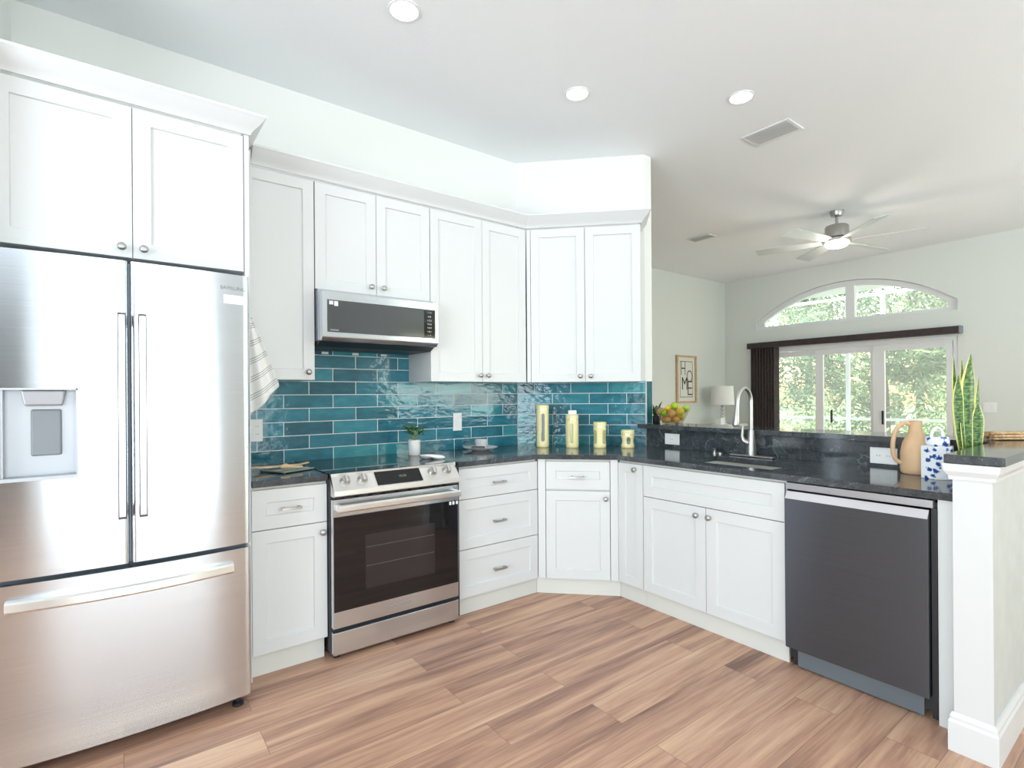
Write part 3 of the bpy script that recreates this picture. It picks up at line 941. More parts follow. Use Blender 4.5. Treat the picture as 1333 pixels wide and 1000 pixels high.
# drop the inner walls left between the joined pieces above and below the recess
kill = [f for f in bb.bm.faces if abs(f.normal.x) > 0.99 and any(abs(f.calc_center_median().x - q) < 0.001 for q in (DX0, DX1)) and not (DZ0 < f.calc_center_median().z < DZ1)]
bmesh.ops.delete(bb.bm, geom=kill, context='FACES')
bmesh.ops.recalc_face_normals(bb.bm, faces=bb.bm.faces)
bb.bm.to_mesh(ld.data); bb.bm.free()
for p in ld.data.polygons: p.use_smooth = True
ld.data.set_sharp_from_angle(angle=R(40))
rd = obj('door', bowed(fsplit + 0.004, FX1, ZF, 1.806, 12, round_r=True, round_l=True), 'steel', fr, smooth=40)
fz = obj('freezer_drawer', bowed(FX0, FX1, 0.056, 0.672, 22, round_r=True, round_l=True), 'steel', fr, smooth=40)


def bar_v(x, parent):
    bb = B()
    y = fy(x)
    pts = [(y + 0.002, 0.862), (y - 0.040, 0.862), (y - 0.044, 0.90), (y - 0.044, 1.57), (y - 0.040, 1.609), (y + 0.002, 1.609), (y + 0.002, 1.575), (y - 0.030, 1.56), (y - 0.030, 0.91), (y + 0.002, 0.895)]
    bb.prism_x(pts, x - 0.0125, x + 0.0125)
    h_ = obj('handle', bb, 'edge_reflection', parent, bevel=0.001)  # wider core shows as painted reflection lines beside the grip
    obj('grip_face', B().box(x - 0.0092, x + 0.0092, y - 0.0465, y - 0.0442, 0.872, 1.600), 'steel_plain', h_)
    return h_


bar_v(-0.824, ld); bar_v(-0.762, rd)
bb = B()
n = 18
hx0, hx1 = -1.140, -0.462
o_, i_ = [], []
for k in range(n + 1):
    x = hx0 + (hx1 - hx0) * k / n
    u = (k / n - 0.5) * 2
    o_.append((x, fy(x) - 0.028 - 0.020 * (1 - u * u)))
    i_.append((x, fy(x) - 0.014 - 0.020 * (1 - u * u)))
zt = lambda k: 0.604
ring_h = []
for k in range(n + 1):
    x_ = o_[k][0]; yo = o_[k][1]; yi = fy(x_) + 0.002
    ring_h.append([bb.bm.verts.new(q) for q in ((x_, yo, 0.586), (x_, yo - 0.003, 0.592), (x_, yo - 0.001, 0.617), (x_, yo + 0.006, 0.623), (x_, yi, 0.624), (x_, yi, 0.586))])
for a, c_ in zip(ring_h, ring_h[1:]):
    for i in range(6):
        bb.bm.faces.new((a[i], a[(i + 1) % 6], c_[(i + 1) % 6], c_[i]))
bb.bm.faces.new(ring_h[0]); bb.bm.faces.new(ring_h[-1][::-1])
obj('handle', bb, 'steel_plain', fz, smooth=25)
# dispenser
dp = obj('dispenser_recess', B().box(DX0, DX1, -0.800, -0.795, DZ0, DZ1).box(DX0, DX0 + 0.006, fy(DX0) + 0.003, -0.800, DZ0, DZ1)
         .box(DX1 - 0.006, DX1, fy(DX1) + 0.003, -0.800, DZ0, DZ1).box(DX0, DX1, fy(DX1) + 0.003, -0.800, DZ1 - 0.006, DZ1).box(DX0, DX1, fy(DX1) + 0.002, -0.800, DZ0, DZ0 + 0.012), 'silver_plastic', fr)
obj('dispenser_head', B().hull([(-1.092, -0.842, 1.275), (-0.990, -0.842, 1.275), (-0.994, -0.801, 1.275), (-1.088, -0.801, 1.275)], [(-1.100, -0.850, 1.328), (-0.982, -0.850, 1.328), (-0.982, -0.801, 1.328), (-1.100, -0.801, 1.328)]), 'silver_plastic', dp, bevel=0.006)
obj('paddle', B().box(-1.078, -0.996, -0.812, -0.801, 1.100, 1.262), 'gray_plastic', dp, bevel=0.006)
obj('gasket', B().box(fsplit - 0.003, fsplit + 0.003, -0.845, -0.762, ZF + 0.002, 1.800), 'gray_plastic', fr)
obj('leveling_foot', B().lathe([(0.022, 0.0), (0.022, 0.012), (0.009, 0.016), (0.009, 0.055)], (FX1 - 0.045, -0.79, 0), 16), 'dark', fr, smooth=40)
obj('leveling_foot', B().lathe([(0.022, 0.0), (0.022, 0.012), (0.009, 0.016), (0.009, 0.055)], (FX0 + 0.045, -0.79, 0), 16), 'dark', fr, smooth=40)
obj('base_grille', B().box(FX0 + 0.07, FX1 - 0.075, -0.750, -0.735, 0.012, 0.050), 'dark', fr)
xs = -0.453
sl = math.atan2(fy(xs + 0.03) - fy(xs - 0.03), 0.06)
obj('sticker', B().box(-0.037, 0.037, -0.0009, 0, -0.018, 0.018), 'paper', rd, loc=(xs, fy(xs) - 0.0007, 1.702), rot=sl, label='white rectangular sticker')
text('SAMSUNG', 0.021, 'gray_ink', rd, (xs, fy(xs) - 0.0006, 1.748), (R(90), 0, sl))

# ------------------------------------------------------------------ range
rg = thing('range', 'stainless slide-in electric range with black glass top and oven door', 'range', (0, 0, 0))
RX0, RX1 = -0.005, 0.735
VX0, VX1 = -0.002, 0.708               # front skin
obj('body', B().box(RX0, RX1, -0.66, -0.012, 0.03, 0.895), 'dark', rg)
obj('cooktop', B().box(RX0, RX1, -0.655, -0.0095, 0.8955, 0.918), 'black_glass', rg, bevel=0.003, label='black glass cooktop')
# slanted control panel
yt_, yb_ = -0.648, -0.722
pan = obj('control_panel', B().prism_x([(yt_, 0.917), (yb_, 0.838), (yb_ - 0.002, 0.812), (yb_ + 0.02, 0.806), (-0.662, 0.806), (-0.662, 0.917)][::-1], VX0, VX1), 'steel_plain', rg, bevel=0.003)
pn = Vector((0, -(0.917 - 0.838), -(yb_ - yt_) * -1)).normalized()
slope = math.atan2(0.917 - 0.838, yt_ - yb_)          # panel rise angle
def panel_frame(x, u):                  # u 0 at the bottom edge, 1 at the top
    return Vector((x, yb_ + (yt_ - yb_) * u, 0.838 + 0.079 * u))
pr_rot = (slope, 0, 0)                  # local z = panel normal, local y up the slope
for x in (0.062, 0.152, 0.548, 0.638):
    kb = obj('knob', B().lathe([(0.027, 0.0), (0.027, 0.004), (0.023, 0.006), (0.021, 0.024), (0.019, 0.028), (0.001, 0.0285)], (0, 0, 0), 28), 'nickel', pan, loc=panel_frame(x, 0.50), rot=pr_rot, smooth=40)
    obj('grip', B().box(-0.005, 0.005, -0.021, 0.021, 0.028, 0.036), 'steel_lip', kb, bevel=0.002)
dsp = obj('display', B().box(-0.128, 0.128, -0.042, 0.042, 0.0005, 0.003), 'black_glass', pan, loc=panel_frame(0.350, 0.47), rot=pr_rot, label='black touch display')
text('10:35', 0.020, 'gray_ink', dsp, (0.02, 0.0, 0.0034), (0, 0, 0))
# oven door
dr = obj('oven_door', B().box(VX0, VX1, -0.695, -0.664, 0.160, 0.792), 'steel', rg, bevel=0.003)
obj('door_glass', B().box(VX0 + 0.004, VX1 - 0.004, -0.6985, -0.6935, 0.242, 0.708), 'black_glass', dr, bevel=0.001, label='black oven door glass')
obj('oven_window', B().box(0.16, 0.555, -0.6995, -0.6984, 0.325, 0.600), 'window_glass', dr)
obj('oven_rack', B().box(0.165, 0.55, -0.6999, -0.6996, 0.44, 0.4425).box(0.165, 0.55, -0.6999, -0.6996, 0.535, 0.5375), 'rack_gray', dr)
obj('handle', B().prism_x([(-0.744, 0.735), (-0.747, 0.742), (-0.747, 0.765), (-0.740, 0.772), (-0.732, 0.770), (-0.732, 0.737)], VX0 + 0.012, VX1 - 0.012)
    .box(VX0 + 0.014, VX0 + 0.034, -0.735, -0.694, 0.740, 0.768).box(VX1 - 0.034, VX1 - 0.014, -0.735, -0.694, 0.740, 0.768), 'steel_plain', dr, bevel=0.002)
for k in range(9):
    obj('vent_slot', B().box(0.06 + k * 0.072, 0.105 + k * 0.072, -0.690, -0.668, 0.7925, 0.799), 'dark', dr)
for x in (VX1 - 0.055, VX1 - 0.035, VX1 - 0.012):
    obj('shipping_clip', B().box(x - 0.006, x + 0.006, -0.7035, -0.6986, 0.686, 0.704), 'white_plastic', dr, bevel=0.001, label='small white clip')
text('SAMSUNG', 0.026, 'gray_ink', dr, (0.352, -0.6956, 0.205), (R(90), 0, 0))
obj('drawer_front', B().box(VX0, VX1, -0.695, -0.664, 0.030, 0.140), 'steel', rg, bevel=0.003)
obj('foot', B().lathe([(0.016, 0), (0.016, 0.01), (0.008, 0.012), (0.008, 0.034)], (0.03, -0.640, 0), 14), 'dark', rg, smooth=40)
obj('foot', B().lathe([(0.016, 0), (0.016, 0.01), (0.008, 0.012), (0.008, 0.034)], (0.69, -0.640, 0), 14), 'dark', rg, smooth=40)

# ------------------------------------------------------------------ microwave
mw = thing('microwave', 'low stainless over-the-range microwave with smoked glass door', 'microwave', (0, 0, 0))
MX0, MX1 = 0.034, 0.733
obj('body', B().box(MX0, MX1, -0.365, -0.0095, 1.605, 1.886), 'silver_plastic', mw)
obj('underside_grille', B().prism_x([(-0.40, 1.604), (-0.33, 1.575), (-0.05, 1.575), (-0.0095, 1.604)][::-1], MX0 + 0.002, MX1 - 0.002), 'dark', mw)
md_ = obj('door', B().prism_x([(-0.424, 1.866), (-0.424, 1.622), (-0.405, 1.600), (-0.368, 1.600), (-0.368, 1.866)], MX0 + 0.004, MX1 + 0.006), 'steel', mw, bevel=0.003)
obj('door_glass', B().box(MX0 + 0.030, MX1 - 0.016, -0.4265, -0.4225, 1.648, 1.822), 'micro_glass', md_, label='smoked dark glass door panel')
kp = obj('keypad', B().box(0.640, 0.712, -0.4272, -0.4266, 1.655, 1.815), 'black_glass', md_)
rows = ['A B', '1 2 3', '4 5 6', '7 8 9', '< 0 >', '- : +']
for i, s in enumerate(rows):
    text(s, 0.014, 'pale_ink', kp, (0.676, -0.4274, 1.778 - i * 0.0225), (R(90), 0, 0), name='key_row', depth=0.0002)
text('12:00', 0.015, 'gray_ink', kp, (0.676, -0.4274, 1.803), (R(90), 0, 0), name='clock', depth=0.0002)
text('SAMSUNG', 0.010, 'pale_ink', md_, (0.102, -0.4268, 1.659), (R(90), 0, 0), depth=0.0002)
obj('sticker', B().box(0.074, 0.096, -0.4274, -0.4266, 1.796, 1.816), 'pale_ink', md_, label='small round-marked white sticker')
obj('sticker', B().box(0.101, 0.122, -0.4274, -0.4266, 1.790, 1.816), 'paper', md_, label='small plain white sticker')
for x in (0.18, 0.37, 0.56):
    obj('mounting_clip', B().box(x - 0.02, x + 0.02, -0.014, -0.0095, 1.560, 1.574), 'white_plastic', mw, label='white mounting clip')

# ------------------------------------------------------------------ dishwasher
dw = thing('dishwasher', 'slate stainless dishwasher with recessed top lip and stepped kick plate', 'dishwasher', (1.685, -2.050, 0), R(-90))
DWW = 0.577
obj('tub', B().box(0.004, DWW, 0.050, 0.62, 0.04, 0.865), 'dark', dw)
obj('front_panel', B().prism_x([(0, 0.102), (0.045, 0.102), (0.045, 0.850), (0.020, 0.838), (0.0, 0.806)], 0.004, DWW - 0.022), 'steel_dark', dw, bevel=0.003)
obj('pocket_lip', B().prism_x([(-0.001, 0.805), (0.019, 0.838), (0.022, 0.838), (0.003, 0.803)], 0.006, DWW - 0.024), 'steel_lip', dw, label='bright slanted top lip')  # brightness of the upward-facing lip put into its lighter colour
obj('top_strip', B().box(0.004, DWW - 0.010, 0.012, 0.048, 0.848, 0.878), 'gray_strip', dw, bevel=0.001)
obj('side_seal', B().box(DWW - 0.020, DWW - 0.002, 0.030, 0.049, 0.03, 0.846), 'dark', dw)
obj('kick_plate', B().box(0.010, DWW - 0.008, 0.058, 0.064, 0.058, 0.110).box(0.040, DWW - 0.050, 0.046, 0.058, 0.008, 0.098), 'slate_plastic', dw, bevel=0.001)
for x in (0.012, DWW - 0.03):
    obj('foot', B().box(x, x + 0.018, 0.07, 0.10, 0, 0.04), 'dark', dw)

# ------------------------------------------------------------------ sink and faucet
sk = thing('sink', 'undermount stainless sink basin set in the long countertop', 'sink', (0, 0, 0))
bb = B()
x0, x1, y0, y1, zt_, zb_ = SX0 - 0.008, SX1 + 0.008, SY1 - 0.008, SY0 + 0.008, ZC - CT - 0.0015, 0.70
t = 0.003
bb.box(x0, x1, y0, y1, zb_ - t, zb_)
bb.box(x0 - t, x0, y0 - t, y1 + t, zb_, zt_); bb.box(x1, x1 + t, y0 - t, y1 + t, zb_, zt_)
bb.box(x0, x1, y0 - t, y0, zb_, zt_); bb.box(x0, x1, y1, y1 + t, zb_, zt_)
obj('basin', bb, 'steel_sink', sk)
obj('drain', B().lathe([(0.045, 0), (0.045, 0.003), (0.03, 0.004), (0.001, 0.002)], ((x0 + x1) / 2, (y0 + y1) / 2, zb_ + 0.0002), 24), 'steel_plain', sk, smooth=40)
fa = thing('faucet', 'brushed nickel gooseneck pull-down faucet on a long deck plate', 'faucet', (2.25, -1.585, ZC))
obj('deck_plate', B().box(-0.028, 0.028, -0.140, 0.130, 0.0005, 0.011), 'nickel', fa, bevel=0.004)
obj('base', B().lathe([(0.029, 0.011), (0.028, 0.05), (0.023, 0.10), (0.0165, 0.16)], (0, 0, 0), 24), 'nickel', fa, smooth=40)
pts = [(0, 0, 0.155), (0, 0, 0.30)]
for k in range(0, 15):
    a = math.pi * k / 14
    pts.append((-0.075 + 0.075 * math.cos(a), 0.0, 0.34 + 0.078 * math.sin(a)))
obj('spout', B().tube(pts + [(-0.1565, 0, 0.30)], 0.0118, 16), 'nickel', fa, smooth=50)
obj('spray_head', B().tube([(-0.1555, 0, 0.305), (-0.162, 0, 0.26), (-0.170, 0, 0.205), (-0.1705, 0, 0.198)], [0.0130, 0.0155, 0.0215, 0.0195], 20), 'nickel', fa, smooth=50)
obj('spray_nozzle', B().lathe([(0.018, 0), (0.018, 0.003)], (-0.1705, 0, 0.1945), 18), 'dark', fa)
obj('lever', B().tube([(-0.015, 0.012, 0.085), (-0.030, 0.034, 0.10), (-0.032, 0.040, 0.125), (-0.022, 0.040, 0.19)], [0.017, 0.015, 0.010, 0.007], 14), 'nickel', fa, smooth=50)
sd = thing('soap_dispenser', 'small chrome soap dispenser stub left of the faucet', 'soap dispenser', (2.25, -1.34, ZC))
obj('collar', B().lathe([(0.018, 0.0005), (0.018, 0.006), (0.010, 0.010), (0.009, 0.03), (0.012, 0.034), (0.001, 0.036)], (0, 0, 0), 18), 'nickel', sd, smooth=40)
sd = thing('hole_cover', 'tiny chrome air-switch button beside the soap dispenser', 'button', (2.24, -1.385, ZC))
obj('cap', B().lathe([(0.014, 0.0005), (0.014, 0.008), (0.009, 0.013), (0.001, 0.014)], (0, 0, 0), 18), 'nickel', sd, smooth=40)

# ------------------------------------------------------------------ outlets and switches
def outlet(name, label, loc, rot, w, h, sockets=(), rocker=False):
    """plate stands on a wall; local -y is the outward side"""
    o = thing(name, label, 'switch' if rocker else 'outlet', loc, rot)
    obj('plate', B().box(-w / 2, w / 2, -0.0065, -0.0005, -h / 2, h / 2), 'white_plastic', o, bevel=0.0015)
    for sx, sz in sockets:
        if rocker:
            obj('rocker', B().box(sx - 0.016, sx + 0.016, -0.0095, -0.0064, sz - 0.033, sz + 0.033), 'white_plastic', o, bevel=0.001)
        else:
            s = obj('socket', B().lathe([(0.0165, 0), (0.0165, 0.0012)], (sx, -0.0064, sz), 20, 'y'), 'white_plastic', o)
            obj('slot', B().box(sx - 0.007, sx - 0.005, -0.0080, -0.0074, sz - 0.004, sz + 0.005).box(sx + 0.005, sx + 0.007, -0.0080, -0.0074, sz - 0.004, sz + 0.005), 'ink', s)
    return o


outlet('wall_switch', 'upright white switch plate on the teal tile left of the cup', (1.117, -0.008, 1.112), 0, 0.072, 0.128, [(0, 0)], True)
outlet('wall_outlet', 'white outlet plate on the teal tile below the hanging towel', (-0.235, -0.008, 1.110), 0, 0.120, 0.126, [(-0.03, 0.022), (-0.03, -0.022), (0.03, 0.022), (0.03, -0.022)])
outlet('wall_switch', 'square white switch plate on granite backsplash left of the sink', (2.362, -0.936, 0.975), R(-90), 0.122, 0.078, [(0, 0)], False)
outlet('wall_outlet', 'wide white outlet plate on granite backsplash near the clay jug', (2.362, -2.242, 0.970), R(-90), 0.122, 0.084, [(-0.022, 0), (0.022, 0)])
outlet('wall_switch', 'white double switch plate on the far wall right of the sliding door', (XW, -1.745, 1.12), R(-90), 0.115, 0.115, [(-0.024, 0), (0.024, 0)], True)

# ------------------------------------------------------------------ ceiling fixtures
def downlight(label, x, y):
    o = thing('recessed_light', label, 'ceiling light', (x, y, HC), 0, 'recessed ceiling lights')
    obj('trim_ring', B().lathe([(0.076, -0.0005), (0.074, -0.006), (0.066, -0.008), (0.062, -0.004), (0.062, -0.0005)], (0, 0, 0), 40), 'trim', o, smooth=40)
    obj('lens', B().lathe([(0.0615, -0.0062), (0.0615, -0.0045)], (0, 0, 0), 40), 'lens', o)
    lamp('downlight', 'AREA', (x, y, HC - 0.012), (0, 0, -1), 1.2, (0.95, 0.97, 1.0), shape='DISK', size=0.12)
    return o


downlight('lit round ceiling light nearest the fridge, at the top edge of the photo', 0.252, -0.995)
downlight('lit round ceiling light above the corner cabinets', 1.388, -0.982)
downlight('lit round ceiling light beside the larger air vent', 2.225, -1.550)
lamp('downlight', 'AREA', (0.25, -3.0, HC - 0.012), (0, 0, -1), 1.2, (0.95, 0.97, 1.0), shape='DISK', size=0.12)  # extra lamp added out of view, without a fixture
lamp('downlight', 'AREA', (-2.2, -2.6, HC - 0.012), (0, 0, -1), 1.2, (0.95, 0.97, 1.0), shape='DISK', size=0.12)  # another added lamp out of view, without a fixture


def vent(label, x, y, w, l, n):
    o = thing('air_vent', label, 'vent', (x, y, HC))
    bb = B()
    f = 0.022
    bb.box(-w / 2, w / 2, -l / 2, -l / 2 + f, -0.010, -0.0005); bb.box(-w / 2, w / 2, l / 2 - f, l / 2, -0.010, -0.0005)
    bb.box(-w / 2, -w / 2 + f, -l / 2 + f, l / 2 - f, -0.010, -0.0005); bb.box(w / 2 - f, w / 2, -l / 2 + f, l / 2 - f, -0.010, -0.0005)
    obj('frame', bb, 'trim', o, bevel=0.002)
    obj('backing', B().box(-w / 2 + f, w / 2 - f, -l / 2 + f, l / 2 - f, -0.0025, -0.0006), 'vent_gray', o)
    for k in range(n):
        x_ = -w / 2 + f + (w - 2 * f) * (k + 0.5) / n
        obj('louver', B().prism_y([(x_ - 0.0068, -0.0118), (x_ + 0.0068, -0.0098), (x_ + 0.0068, -0.0085), (x_ - 0.0068, -0.0105)], -l / 2 + f, l / 2 - f), 'trim', o)
    return o


vent('larger white louvered ceiling vent beside a recessed light', 2.816, -1.442, 0.225, 0.330, 9)
vent('smaller white louvered ceiling vent further off, left of the fan', 4.600, 0.275, 0.17, 0.29, 7)

fan = thing('ceiling_fan', 'brushed nickel ceiling fan with six pale blades and a lit globe', 'ceiling fan', (4.92, -1.035, HC))
obj('canopy', B().lathe([(0.062, -0.0005), (0.062, -0.02), (0.05, -0.05), (0.02, -0.062)], (0, 0, 0), 28), 'nickel', fan, smooth=40)
obj('downrod', B().lathe([(0.014, -0.06), (0.014, -0.135)], (0, 0, 0), 16), 'nickel', fan, smooth=40)
obj('motor', B().lathe([(0.03, -0.128), (0.04, -0.14), (0.095, -0.148), (0.105, -0.16), (0.105, -0.268), (0.095, -0.275)], (0, 0, 0), 36), 'nickel', fan, smooth=40)
obj('hub_plate', B().lathe([(0.09, -0.276), (0.125, -0.285), (0.125, -0.312), (0.105, -0.318)], (0, 0, 0), 36), 'nickel', fan, smooth=40)
obj('light_globe', B().lathe([(0.108, -0.319), (0.105, -0.335), (0.085, -0.355), (0.05, -0.366), (0.002, -0.369)], (0, 0, 0), 32), 'fan_lens', fan, smooth=60, label='lit white globe')
for k in range(6):
    a = R(48 + 60 * k)
    bb = B()
    n = 8
    tl, bl = [], []
    prof = [(0.10, 0.030), (0.16, 0.045), (0.26, 0.056), (0.60, 0.068), (0.73, 0.070), (0.775, 0.040)]
    outl = [(r_, w_) for r_, w_ in prof] + [(r_, -w_) for r_, w_ in prof[::-1][1:]] 
    outl[len(prof) - 1] = (0.745, 0.070)
    tilt = R(13)
    vtx = lambda r_, w_, z_: (r_, w_ * math.cos(tilt), z_ + w_ * math.sin(tilt))
    bb.hull([vtx(r_, w_, -0.003) for r_, w_ in outl], [vtx(r_, w_, 0.003) for r_, w_ in outl])
    obj('blade', bb, 'fan_blade', fan, loc=(0, 0, -0.300), rot=a)
lamp('fan_light', 'POINT', (4.92, -1.035, HC - 0.46), (0, 0, -1), 7, (1.0, 0.93, 0.82), shadow_soft_size=0.08)

# ------------------------------------------------------------------ arch window, sliding door, blinds
def arc_strip(bb, r_out, r_in, xa, xb, zmin_out, zmin_in, n=28):
    """band between two concentric arcs"""
    def pt(off, q, lim):
        hw = half + off
        dy = -hw + 2 * hw * q
        return ac + dy, max(arch(dy, off), lim)
    for i in range(n):
        q0, q1 = i / n, (i + 1) / n
        a, c_ = pt(r_out, q0, zmin_out), pt(r_out, q1, zmin_out)
        d, e = pt(r_in, q0, zmin_in), pt(r_in, q1, zmin_in)
        bb.hull([(xa, *a), (xb, *a), (xb, *d), (xa, *d)], [(xa, *c_), (xb, *c_), (xb, *e), (xa, *e)])


w1 = struct(thing('window_1', 'x', 'x'))
del w1['label']; del w1['category']
bb = B()
fo, fi = -0.003, -0.075
def apt(off, q):
    hw = half + off
    dy = -hw + 2 * hw * q
    return ac + dy, arch(dy, off)
for i in range(28):
    a, c_ = apt(fo, i / 28), apt(fo, (i + 1) / 28)
    d, e = apt(fi, i / 28), apt(fi, (i + 1) / 28)
    bb.hull([(XW + 0.05, *a), (XW + 0.12, *a), (XW + 0.12, *d), (XW + 0.05, *d)], [(XW + 0.05, *c_), (XW + 0.12, *c_), (XW + 0.12, *e), (XW + 0.05, *e)])
bb.box(XW + 0.05, XW + 0.12, A1 + 0.003, A0 - 0.003, AB + 0.003, AB + 0.05)
bb.box(XW + 0.053, XW + 0.117, A1 + 0.003, A1 + 0.105, AB + 0.05, AS + 0.055)
bb.box(XW + 0.053, XW + 0.117, A0 - 0.105, A0 - 0.003, AB + 0.05, AS + 0.055)
obj('window_frame', bb, 'trim', w1)
obj('mullion', B().box(XW + 0.04, XW + 0.125, -0.345, -0.235, AB + 0.05, arch(0.07, -0.07) + 0.01), 'trim', w1)
bb = B()
pts = [(A1 + 0.05, AB + 0.03)] + [(A0 - 0.05, AB + 0.03)] + [apt(-0.04, 1 - i / 20) for i in range(21)]
a = [bb.bm.verts.new((XW + 0.085, y, z)) for y, z in pts]
bb.bm.faces.new(a)
obj('pane', bb, 'glass', w1)

d1 = struct(thing('door_1', 'x', 'x'))
del d1['label']; del d1['category']
bb = B()
bb.box(XW + 0.01, XW + 0.15, D0 - 0.04, D0 - 0.002, 0.001, DT - 0.002)
bb.box(XW + 0.01, XW + 0.15, D1 + 0.002, D1 + 0.045, 0.001, DT - 0.002)
bb.box(XW + 0.01, XW + 0.15, D1 + 0.045, D0 - 0.04, DT - 0.055, DT - 0.002)
bb.box(XW + 0.01, XW + 0.15, D1 + 0.045, D0 - 0.04, 0.001, 0.03)
obj('door_frame', bb, 'trim', d1)
DZT = DT - 0.06


def slider(y0, y1, x, sl_, sr_, name='sliding_panel'):
    """y0 left edge (larger), y1 right edge"""
    bb = B()
    t_ = 0.035
    bb.box(x, x + t_, y0 - sl_, y0, 0.032, DZT); bb.box(x, x + t_, y1, y1 + sr_, 0.032, DZT)
    bb.box(x, x + t_, y1 + sr_, y0 - sl_, DZT - 0.075, DZT); bb.box(x, x + t_, y1 + sr_, y0 - sl_, 0.032, 0.16)
    o = obj(name, bb, 'trim', d1, bevel=0.002)
    g = B()
    v = [g.bm.verts.new(q) for q in ((x + t_ / 2, y1 + sr_ / 2, 0.10), (x + t_ / 2, y0 - sl_ / 2, 0.10), (x + t_ / 2, y0 - sl_ / 2, DZT - 0.03), (x + t_ / 2, y1 + sr_ / 2, DZT - 0.03))]
    g.bm.faces.new(v)
    obj('pane', g, 'glass', o)
    return o


s1 = slider(1.015, 0.150, XW + 0.105, 0.10, 0.02)
s2 = slider(0.175, -0.600, XW + 0.062, 0.105, 0.075)
s3 = slider(-0.565, -1.408, XW + 0.018, 0.135, 0.065)
obj('door_handle', B().box(XW + 0.040, XW + 0.0615, 0.045 - 0.10, 0.068 - 0.10, 0.88, 1.06), 'dark', s2, bevel=0.003, label='dark pull handle')
obj('door_handle', B().box(XW + 0.0, XW + 0.0175, -0.690, -0.668, 0.88, 1.06), 'dark', s3, bevel=0.003, label='dark pull handle')

bl = thing('vertical_blind', 'dark brown vertical blind stacked at the left of the sliding door', 'blind', (XW, 0, 0))
obj('valance', B().box(-0.115, -0.004, -1.492, 1.115, 2.000, 2.085), 'blind', bl, bevel=0.003)
obj('end_cap', B().box(-0.117, -0.004, -1.512, -1.4925, 1.998, 2.087), 'gray_plastic', bl, bevel=0.003, label='gray plastic end cap')
for k in range(9):
    y = 1.045 - k * 0.045
    obj('vane', B().hull([(-0.10, y + 0.012, 0.03), (-0.02, y - 0.030, 0.03), (-0.018, y - 0.027, 0.03), (-0.098, y + 0.015, 0.03)],
                         [(-0.10, y + 0.012, 1.998), (-0.02, y - 0.030, 1.998), (-0.018, y - 0.027, 1.998), (-0.098, y + 0.015, 1.998)]), 'blind', bl)

# ------------------------------------------------------------------ outside
struct(obj('trim_2', B().box(7.46, 10.3, -7.0, 6.0, -0.10, -0.02), 'concrete'))
struct(obj('trim_3', B().box(7.46, 9.25, -7.0, 6.0, 3.02, 3.10), 'trim'))
en = thing('screen_enclosure', 'white framed insect screen enclosure outside the sliding door', 'screen', (9.55, 0, -0.02))
obj('top_rail', B().box(-0.03, 0.03, -6.5, 5.6, 2.98, 3.035), 'trim', en)
obj('middle_rail', B().box(-0.021, 0.021, -6.5, 5.6, 0.838, 0.884), 'trim', en)
obj('bottom_rail', B().box(-0.025, 0.025, -6.5, 5.6, 0.0, 0.05), 'trim', en)
for y in (-5.4, -3.6, -1.8, 0.06, 0.594, 2.4, 4.4):
    obj('post', B().box(-0.025, 0.025, y - 0.03, y + 0.03, 0.05, 2.98), 'trim', en)
g = B()
v = [g.bm.verts.new(q) for q in ((0.034, -6.5, 0.02), (0.034, 5.6, 0.02), (0.034, 5.6, 3.0), (0.034, -6.5, 3.0))]
g.bm.faces.new(v)
obj('screen_mesh', g, 'screen', en)
struct(obj('ground', B().box(7.46, 60, -40, 40, -0.30, -0.12), 'grass'))


def tree(label, x, y, h, rad, mat, n, low=0.0, name='tree', cat='tree', ls=0.16):
    o = thing(name, label, cat, (x, y, -0.12), 0, None)
    rnd = random.Random(int(x * 100 + y * 37))
    obj('trunk', B().tube([(0, 0, -0.05), (0.08, 0.05, h * 0.3), (-0.05, 0.1, h * 0.7)], [0.13, 0.10, 0.05], 8), 'bark', o, smooth=60)
    bb = B()
    blobs = [(rnd.uniform(-rad, rad) * 0.6, rnd.uniform(-rad, rad) * 0.9, rnd.uniform(low, h), rnd.uniform(0.45, 0.9)) for _ in range(22)]
    for _ in range(n):
        cx, cy, cz, cr = rnd.choice(blobs)
        d = Vector((rnd.gauss(0, 1), rnd.gauss(0, 1), rnd.gauss(0, 1))).normalized() * cr * rnd.uniform(0.75, 1.05)
        p_ = Vector((cx, cy, max(cz, 0.1))) + d
        if p_.z < 0.02: p_.z = abs(p_.z) + 0.02
        a_ = Vector((rnd.gauss(0, 1), rnd.gauss(0, 1), rnd.gauss(0, 1))).normalized()
        c_ = a_.orthogonal().normalized()
        l_, w_ = ls * rnd.uniform(0.6, 1.3), ls * 0.4
        vs = [bb.bm.verts.new(q) for q in (p_ - a_ * l_ * .5, p_ + c_ * w_ * .5, p_ + a_ * l_ * .5, p_ - c_ * w_ * .5)]
        bb.bm.faces.new(vs)
    obj('foliage', bb, mat, o)
    return o


tree('deep green leafy tree seen through the left glass pane of the sliding door', 13.5, 4.2, 4.8, 1.9, 'tree_leaf_b', 9000)
tree('olive hanging-leaved tree seen through the right half of the arched window', 16.0, 0.2, 7.5, 2.0, 'tree_leaf_c', 9000, 2.0)
tree('bright green leafy tree seen through the right glass pane of the sliding door', 13.2, -1.6, 4.6, 1.9, 'tree_leaf_a', 9000)
tree('deep green tree seen through the middle glass pane of the sliding door', 14.2, 1.5, 4.8, 1.7, 'tree_leaf_b', 9000)
tree('bright green tree filling the left half of the arched window', 16.8, 4.4, 6.4, 2.2, 'tree_leaf_a', 9000, 1.5)
tree('pale green tree at the right edge of the sliding door', 13.6, -4.6, 5.6, 2.1, 'tree_leaf_a', 9000)
tree('far olive tree standing behind the leafy trees outside', 20.5, 2.5, 8.0, 3.0, 'tree_leaf_c', 9000, 0.5, ls=0.24)
